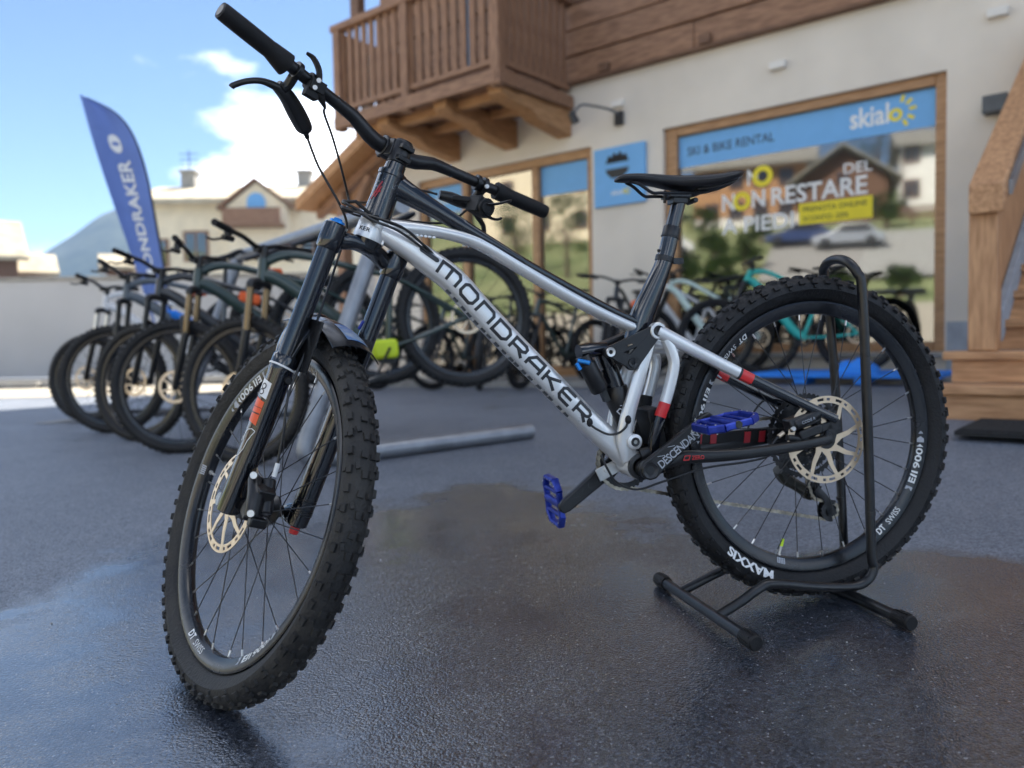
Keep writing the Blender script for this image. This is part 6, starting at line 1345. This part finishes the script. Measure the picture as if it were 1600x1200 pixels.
house('small_shed', 'small shed with a low pale roof between the brown barn and the mountain', (-27.3, 45.5, 0.4), 0.6, 1.9, 3, 5.0, 0.9, M['wood_dark'], M['roof_stone'], 0.5, cat='shed')
house('grey_hut', 'small grey hut with a pale roof beside the foot of the blue flag', (-22.4, 46, 0.4), 0.5, 1.3, 2.4, 5.2, 0.6, M['wood_dark'], M['roof_stone'], 0.4, cat='hut')
house('pale_house', 'pale house on the far right side of the cream house, behind the shop canopy', (-4.6, 46, 0.4), 0.05, 7, 8, 5.4, 1.5, M['white_wall'], M['roof_grey'], 0.7, wins=((-1.8, 4.0, 0.9, 1.2), (1.5, 4.0, 0.9, 1.2)))
# mountain
mb = MB(); nxm, nym = 90, 26; vs = []
def ridge(x):
    return 18+70*max(0, 1-abs(x+385)/210)+72*math.exp(-((x+385)/120)**2)+60*math.exp(-((x+100)/190)**2)+150*math.exp(-((x-330)/260)**2)+9*mnoise.noise(Vector((x/38, 3, 0)))+6*mnoise.noise(Vector((x/13, 7, 0)))
for j in range(nym):
    v = j/(nym-1)
    for i in range(nxm):
        x = -900+1900*i/(nxm-1); y = 620+360*v; f = sin(min(1, v*1.35)*pi/2); z = ridge(x)*f*(1 if v < 0.75 else 1-(v-0.75)*1.5)+9*f*mnoise.noise(Vector((x/60, y/60, 1)))
        vs.append((x, y, max(-1, z-2+0.4)))
mb.add(vs, [(j*nxm+i, j*nxm+i+1, (j+1)*nxm+i+1, (j+1)*nxm+i) for j in range(nym-1) for i in range(nxm-1)])
tag(mb.build('mountain', M['mountain'], None, smooth=70), kind='structure')

# ------------------------------------------------------------------ village across the street, behind the camera: the shop windows mirror it
HO = Vector((2.5, 7.8, 0)); HD = Vector((-0.843, -0.537, 0)).normalized(); HL = Vector((HD.y, -HD.x, 0))   # HL to the right seen from the glass... mirrored in the pane
def HP(q, l, z=0): return HO+HD*q+HL*l+Vector((0, 0, z))
def hz(q): return 0.34+(0 if q < 24 else (q-24)*0.265 if q < 100 else 20.14)
mb = MB(); vs = []; nq, nl = 30, 24
for j in range(nq):
    for i in range(nl):
        q = 20+95*j/(nq-1); l = -70+140*i/(nl-1); e = min(1, (70-abs(l))/14); p = HP(q, l); vs.append((p.x, p.y, (hz(q)-0.34)*max(0, e)+0.30+0.10*mnoise.noise(Vector((q/6, l/6, 0)))*min(1, max(0, (q-24)/8))-(0.4 if q < 24 else 0)))
mb.add(vs, [(j*nl+i, j*nl+i+1, (j+1)*nl+i+1, (j+1)*nl+i) for j in range(nq-1) for i in range(nl-1)])
tag(mb.build('hillside', M['grass'], None, smooth=70), kind='structure')
def strip(name, m, q0, q1, l0, l1, dz):
    mb = MB(); n = 12; vs = []
    for j in range(2):
        for i in range(n+1): q = (q0, q1)[j]; l = lerp(l0, l1, i/n); p = HP(q, l); vs.append((p.x, p.y, hz(q)+dz))
    mb.add(vs, [(i, i+1, n+2+i, n+1+i) for i in range(n)]); return mb.build(name, m, None, smooth=60)
HY = atan2(HD.y, HD.x)+pi/2
def hh(q, l): p = HP(q, l); return (p.x, p.y, hz(q))
def reflect_house(name, label, q, l, *a, **k):
    p = HP(q, l); return house(name, label, (p.x, p.y, hz(q)-1.2), atan2(HD.y, HD.x)-pi/2, *a, **k)
reflect_house('orange_chalet', 'orange timber chalet with a grey roof across the street, mirrored in the shop window', 62, 5.9, 9, 9, 6.3, 1.9, M['white_wall'], M['roof_grey'], 1.0, wins=((-3, 2.5, 1, 1.3), (-1, 2.5, 1, 1.3), (1, 2.5, 1, 1.3), (3, 2.5, 1, 1.3), (-3, 5.0, 1, 1.3), (-1, 5.0, 1, 1.3), (1, 5.0, 1, 1.3), (3, 5.0, 1, 1.3)), timber=2.0)
reflect_house('gabled_chalet', 'gabled brown chalet with a wide grey roof across the street', 60, -1.4, 6.4, 10, 4.8, 2.2, M['wood_dark'], M['roof_grey'], 1.0, ridge='y', wins=((-2, 2.4, 0.9, 1.3), (0, 2.4, 0.9, 1.3), (2, 2.4, 0.9, 1.3), (0, 4.6, 0.9, 1.1)))
reflect_house('white_house', 'plain white house with red-brown gable across the street', 64, -8.6, 5, 7, 6.6, 1.6, M['white_wall'], M['roof_grey'], 0.8, wins=((-2, 3, 1, 1.3), (2, 3, 1, 1.3), (-2, 5.8, 1, 1.3), (2, 5.8, 1, 1.3)))
reflect_house('yellow_house', 'tall yellow house across the street, mirrored in the left window', 60, 23.5, 12, 10, 10.5, 2.5, M['stucco_warm'], M['roof_grey'], 0.9, wins=((-3.5, 3, 1, 1.4), (0, 3, 1, 1.4), (3.5, 3, 1, 1.4), (-3.5, 6.2, 1, 1.4), (0, 6.2, 1, 1.4), (3.5, 6.2, 1, 1.4), (-3.5, 9, 1, 1.3), (3.5, 9, 1, 1.3)))
tag(strip('lower_road', M['gravel'], 22, 31, -60, 60, 0.14), kind='structure')
tag(strip('upper_road', M['concrete'], 37, 53, -60, 3.2, 0.16), kind='structure')
def tree(label, p, h, r, seed):
    rt = empty('broadleaf_tree', p, 0, label, 'tree'); rn = random.Random(seed)
    t = MB(); t.tube([(0, 0, -0.2), (0.05, 0.02, h*0.3), (0.0, 0.1, h*0.6)], [0.18, 0.13, 0.06], 8)
    for k in range(7):
        a = rn.uniform(0, 6.28); z0 = h*rn.uniform(0.28, 0.55); t.tube([(0, 0, z0), (cos(a)*r*0.4, sin(a)*r*0.4, z0+h*0.15), (cos(a)*r*0.7, sin(a)*r*0.7, z0+h*0.26)], [0.06, 0.035, 0.012], 5)
    t.build('trunk', M['bark'], rt)
    t = MB(); cl = []
    for k in range(34):
        a = rn.uniform(0, 6.28); f = rn.uniform(0.1, 1)**0.6; z = h*rn.uniform(0.32, 0.98); rr = r*f*sqrt(max(0.05, 1-((z/h-0.6)/0.45)**2)); cl.append(Vector((cos(a)*rr, sin(a)*rr, z)))
    for c in cl:
        for k in range(46):
            d = Vector((rn.gauss(0, 1), rn.gauss(0, 1), rn.gauss(0, 0.8))); p_ = c+d*(r*0.17); u = Vector((rn.gauss(0, 1), rn.gauss(0, 1), rn.gauss(0, 1))).normalized(); v = u.orthogonal().normalized(); s = rn.uniform(0.06, 0.13)
            t.add([p_-u*s, p_+v*s*0.6, p_+u*s, p_-v*s*0.6], [(0, 1, 2, 3)])
    t.build('crown', M['leaf'], rt, smooth=0); return rt
for i, (q, l, h, r) in enumerate([(42, 15.6, 5.5, 1.7), (44, 20, 5.0, 1.6), (46, -14, 7, 2.6), (78, 8, 9, 3.2), (80, -5, 10, 3.4), (76, 18, 9, 3.0), (82, -18, 11, 3.6)]):
    tree(['green tree in front of the yellow house', 'smaller green tree right of the yellow house', 'green tree below the white house', 'tall tree behind the orange chalet', 'tallest tree on the slope behind the chalets', 'tree on the slope behind the yellow house', 'tall tree behind the white house'][i], hh(q, l), h, r, i)
M['car_silver'] = mat('silver_car_paint', (0.45, 0.47, 0.5), 0.3, metal=0.5, coat=0.5); M['car_white'] = mat('white_car_paint', (0.75, 0.75, 0.75), 0.3, coat=0.5); M['car_blue'] = mat('dark_blue_car_paint', (0.03, 0.05, 0.14), 0.3, coat=0.5)
def car(label, q, l, m, turn=0.0):
    p = HP(q, l); r = empty('parked_car', (p.x, p.y, hz(q)+0.16), atan2(HL.y, HL.x)+turn, label, 'car', 'cars parked across the street')
    prof = [(-2.1, 0.28), (-2.12, 0.62), (-1.95, 0.86), (-1.72, 0.92), (-1.25, 1.36), (-0.9, 1.44), (0.35, 1.45), (0.95, 1.02), (1.2, 0.93), (1.95, 0.78), (2.12, 0.60), (2.12, 0.28)]
    b = MB(); b.prism(prof, (0, 0.86, 0), (1, 0, 0), (0, 0, 1), 0, 1.72); body = b.build('body', m, r, bevel=0.08)
    for y in (-0.875, 0.875):
        b = MB(); b.prism([(-1.45, 0.93), (-1.15, 1.30), (0.30, 1.34), (0.78, 0.98)], (0, y+0.006, 0), (1, 0, 0), (0, 0, 1), 0, 0.012); b.build('side_window', M['black_print'], r)
    for y in (-0.5, 0.5):
        b = MB(); b.box((2.10, y*1.2, 0.66), (0.08, 0.30, 0.12)); b.build('headlight', M['white'], r, bevel=0.02)
    for x in (-1.32, 1.32):
        for y in (-0.80, 0.80): b = MB(); b.lathe([(0.0, -0.1), (0.2, -0.1), (0.32, -0.09), (0.33, 0), (0.32, 0.09), (0.2, 0.1), (0, 0.1)], (x, y, 0.33), (0, 1, 0), 20); b.build('wheel', M['tyre'], r)
    return r
car('silver car parked across the street, mirrored low in the wide window', 46.5, -1.6, M['car_silver'], 0.1)
car('white car parked left of the silver car across the street', 47, 10.2, M['car_white'], -0.1)
car('dark blue car parked next to the white car across the street', 48.5, 1.4, M['car_blue'], 0.05)

rs_ = random.Random(4); k_ = 0
for q, l, h, r in [(36, 5.0, 1.7, 0.9), (38, 7.2, 1.5, 0.9), (41, 4.2, 2.2, 0.9), (45, 6.5, 1.8, 1.0), (54, 8.4, 2.6, 1.1), (55, -4.2, 2.4, 1.1), (33, -3.6, 1.3, 0.8), (34, -0.8, 1.2, 0.8), (52, 4.1, 1.8, 0.8)]:
    nm_ = ['round bush on the lower grass across the street', 'low bush beside the round bush', 'slim shrub at the bend of the upper road', 'bush below the orange chalet', 'tall shrub at the orange chalet corner', 'shrub below the white house', 'low hedge bush by the lower road', 'small bush beside the hedge by the lower road', 'shrub next to the parked blue car'][k_]; k_ += 1
    tree(nm_, hh(q, l), h, r, 40+k_)
fc_ = HP(56.5, -6.0); fe = empty('wooden_fence', (fc_.x, fc_.y, hz(56.5)), atan2(HL.y, HL.x), 'dark wooden rail fence below the white house across the street', 'fence')
for i in range(5): b = MB(); b.bb(-3.0+1.5*i-0.07, -3.0+1.5*i+0.07, -0.07, 0.07, -0.3, 1.25); b.build('post', M['wood_dark'], fe)
for z_ in (0.45, 0.8, 1.12): b = MB(); b.bb(-3.2, 3.2, 0.071, 0.13, z_, z_+0.2); b.build('rail', M['wood_dark'], fe)
# thin summer haze over the valley
hm = bpy.data.materials.new('haze'); hm.use_nodes = True; t_ = hm.node_tree; t_.nodes.remove(t_.nodes['Principled BSDF']); pv_ = t_.nodes.new('ShaderNodeVolumePrincipled')
pv_.inputs['Color'].default_value = (0.42, 0.66, 1.0, 1); pv_.inputs['Density'].default_value = 0.00032; pv_.inputs['Anisotropy'].default_value = 0.0
t_.links.new(pv_.outputs['Volume'], t_.nodes['Material Output'].inputs['Volume'])
if HAZE:
    b = MB(); b.bb(-1600, 1600, -1600, 1800, -2.5, 215); ho = b.build('haze', hm, None, smooth=0); tag(ho, kind='stuff')
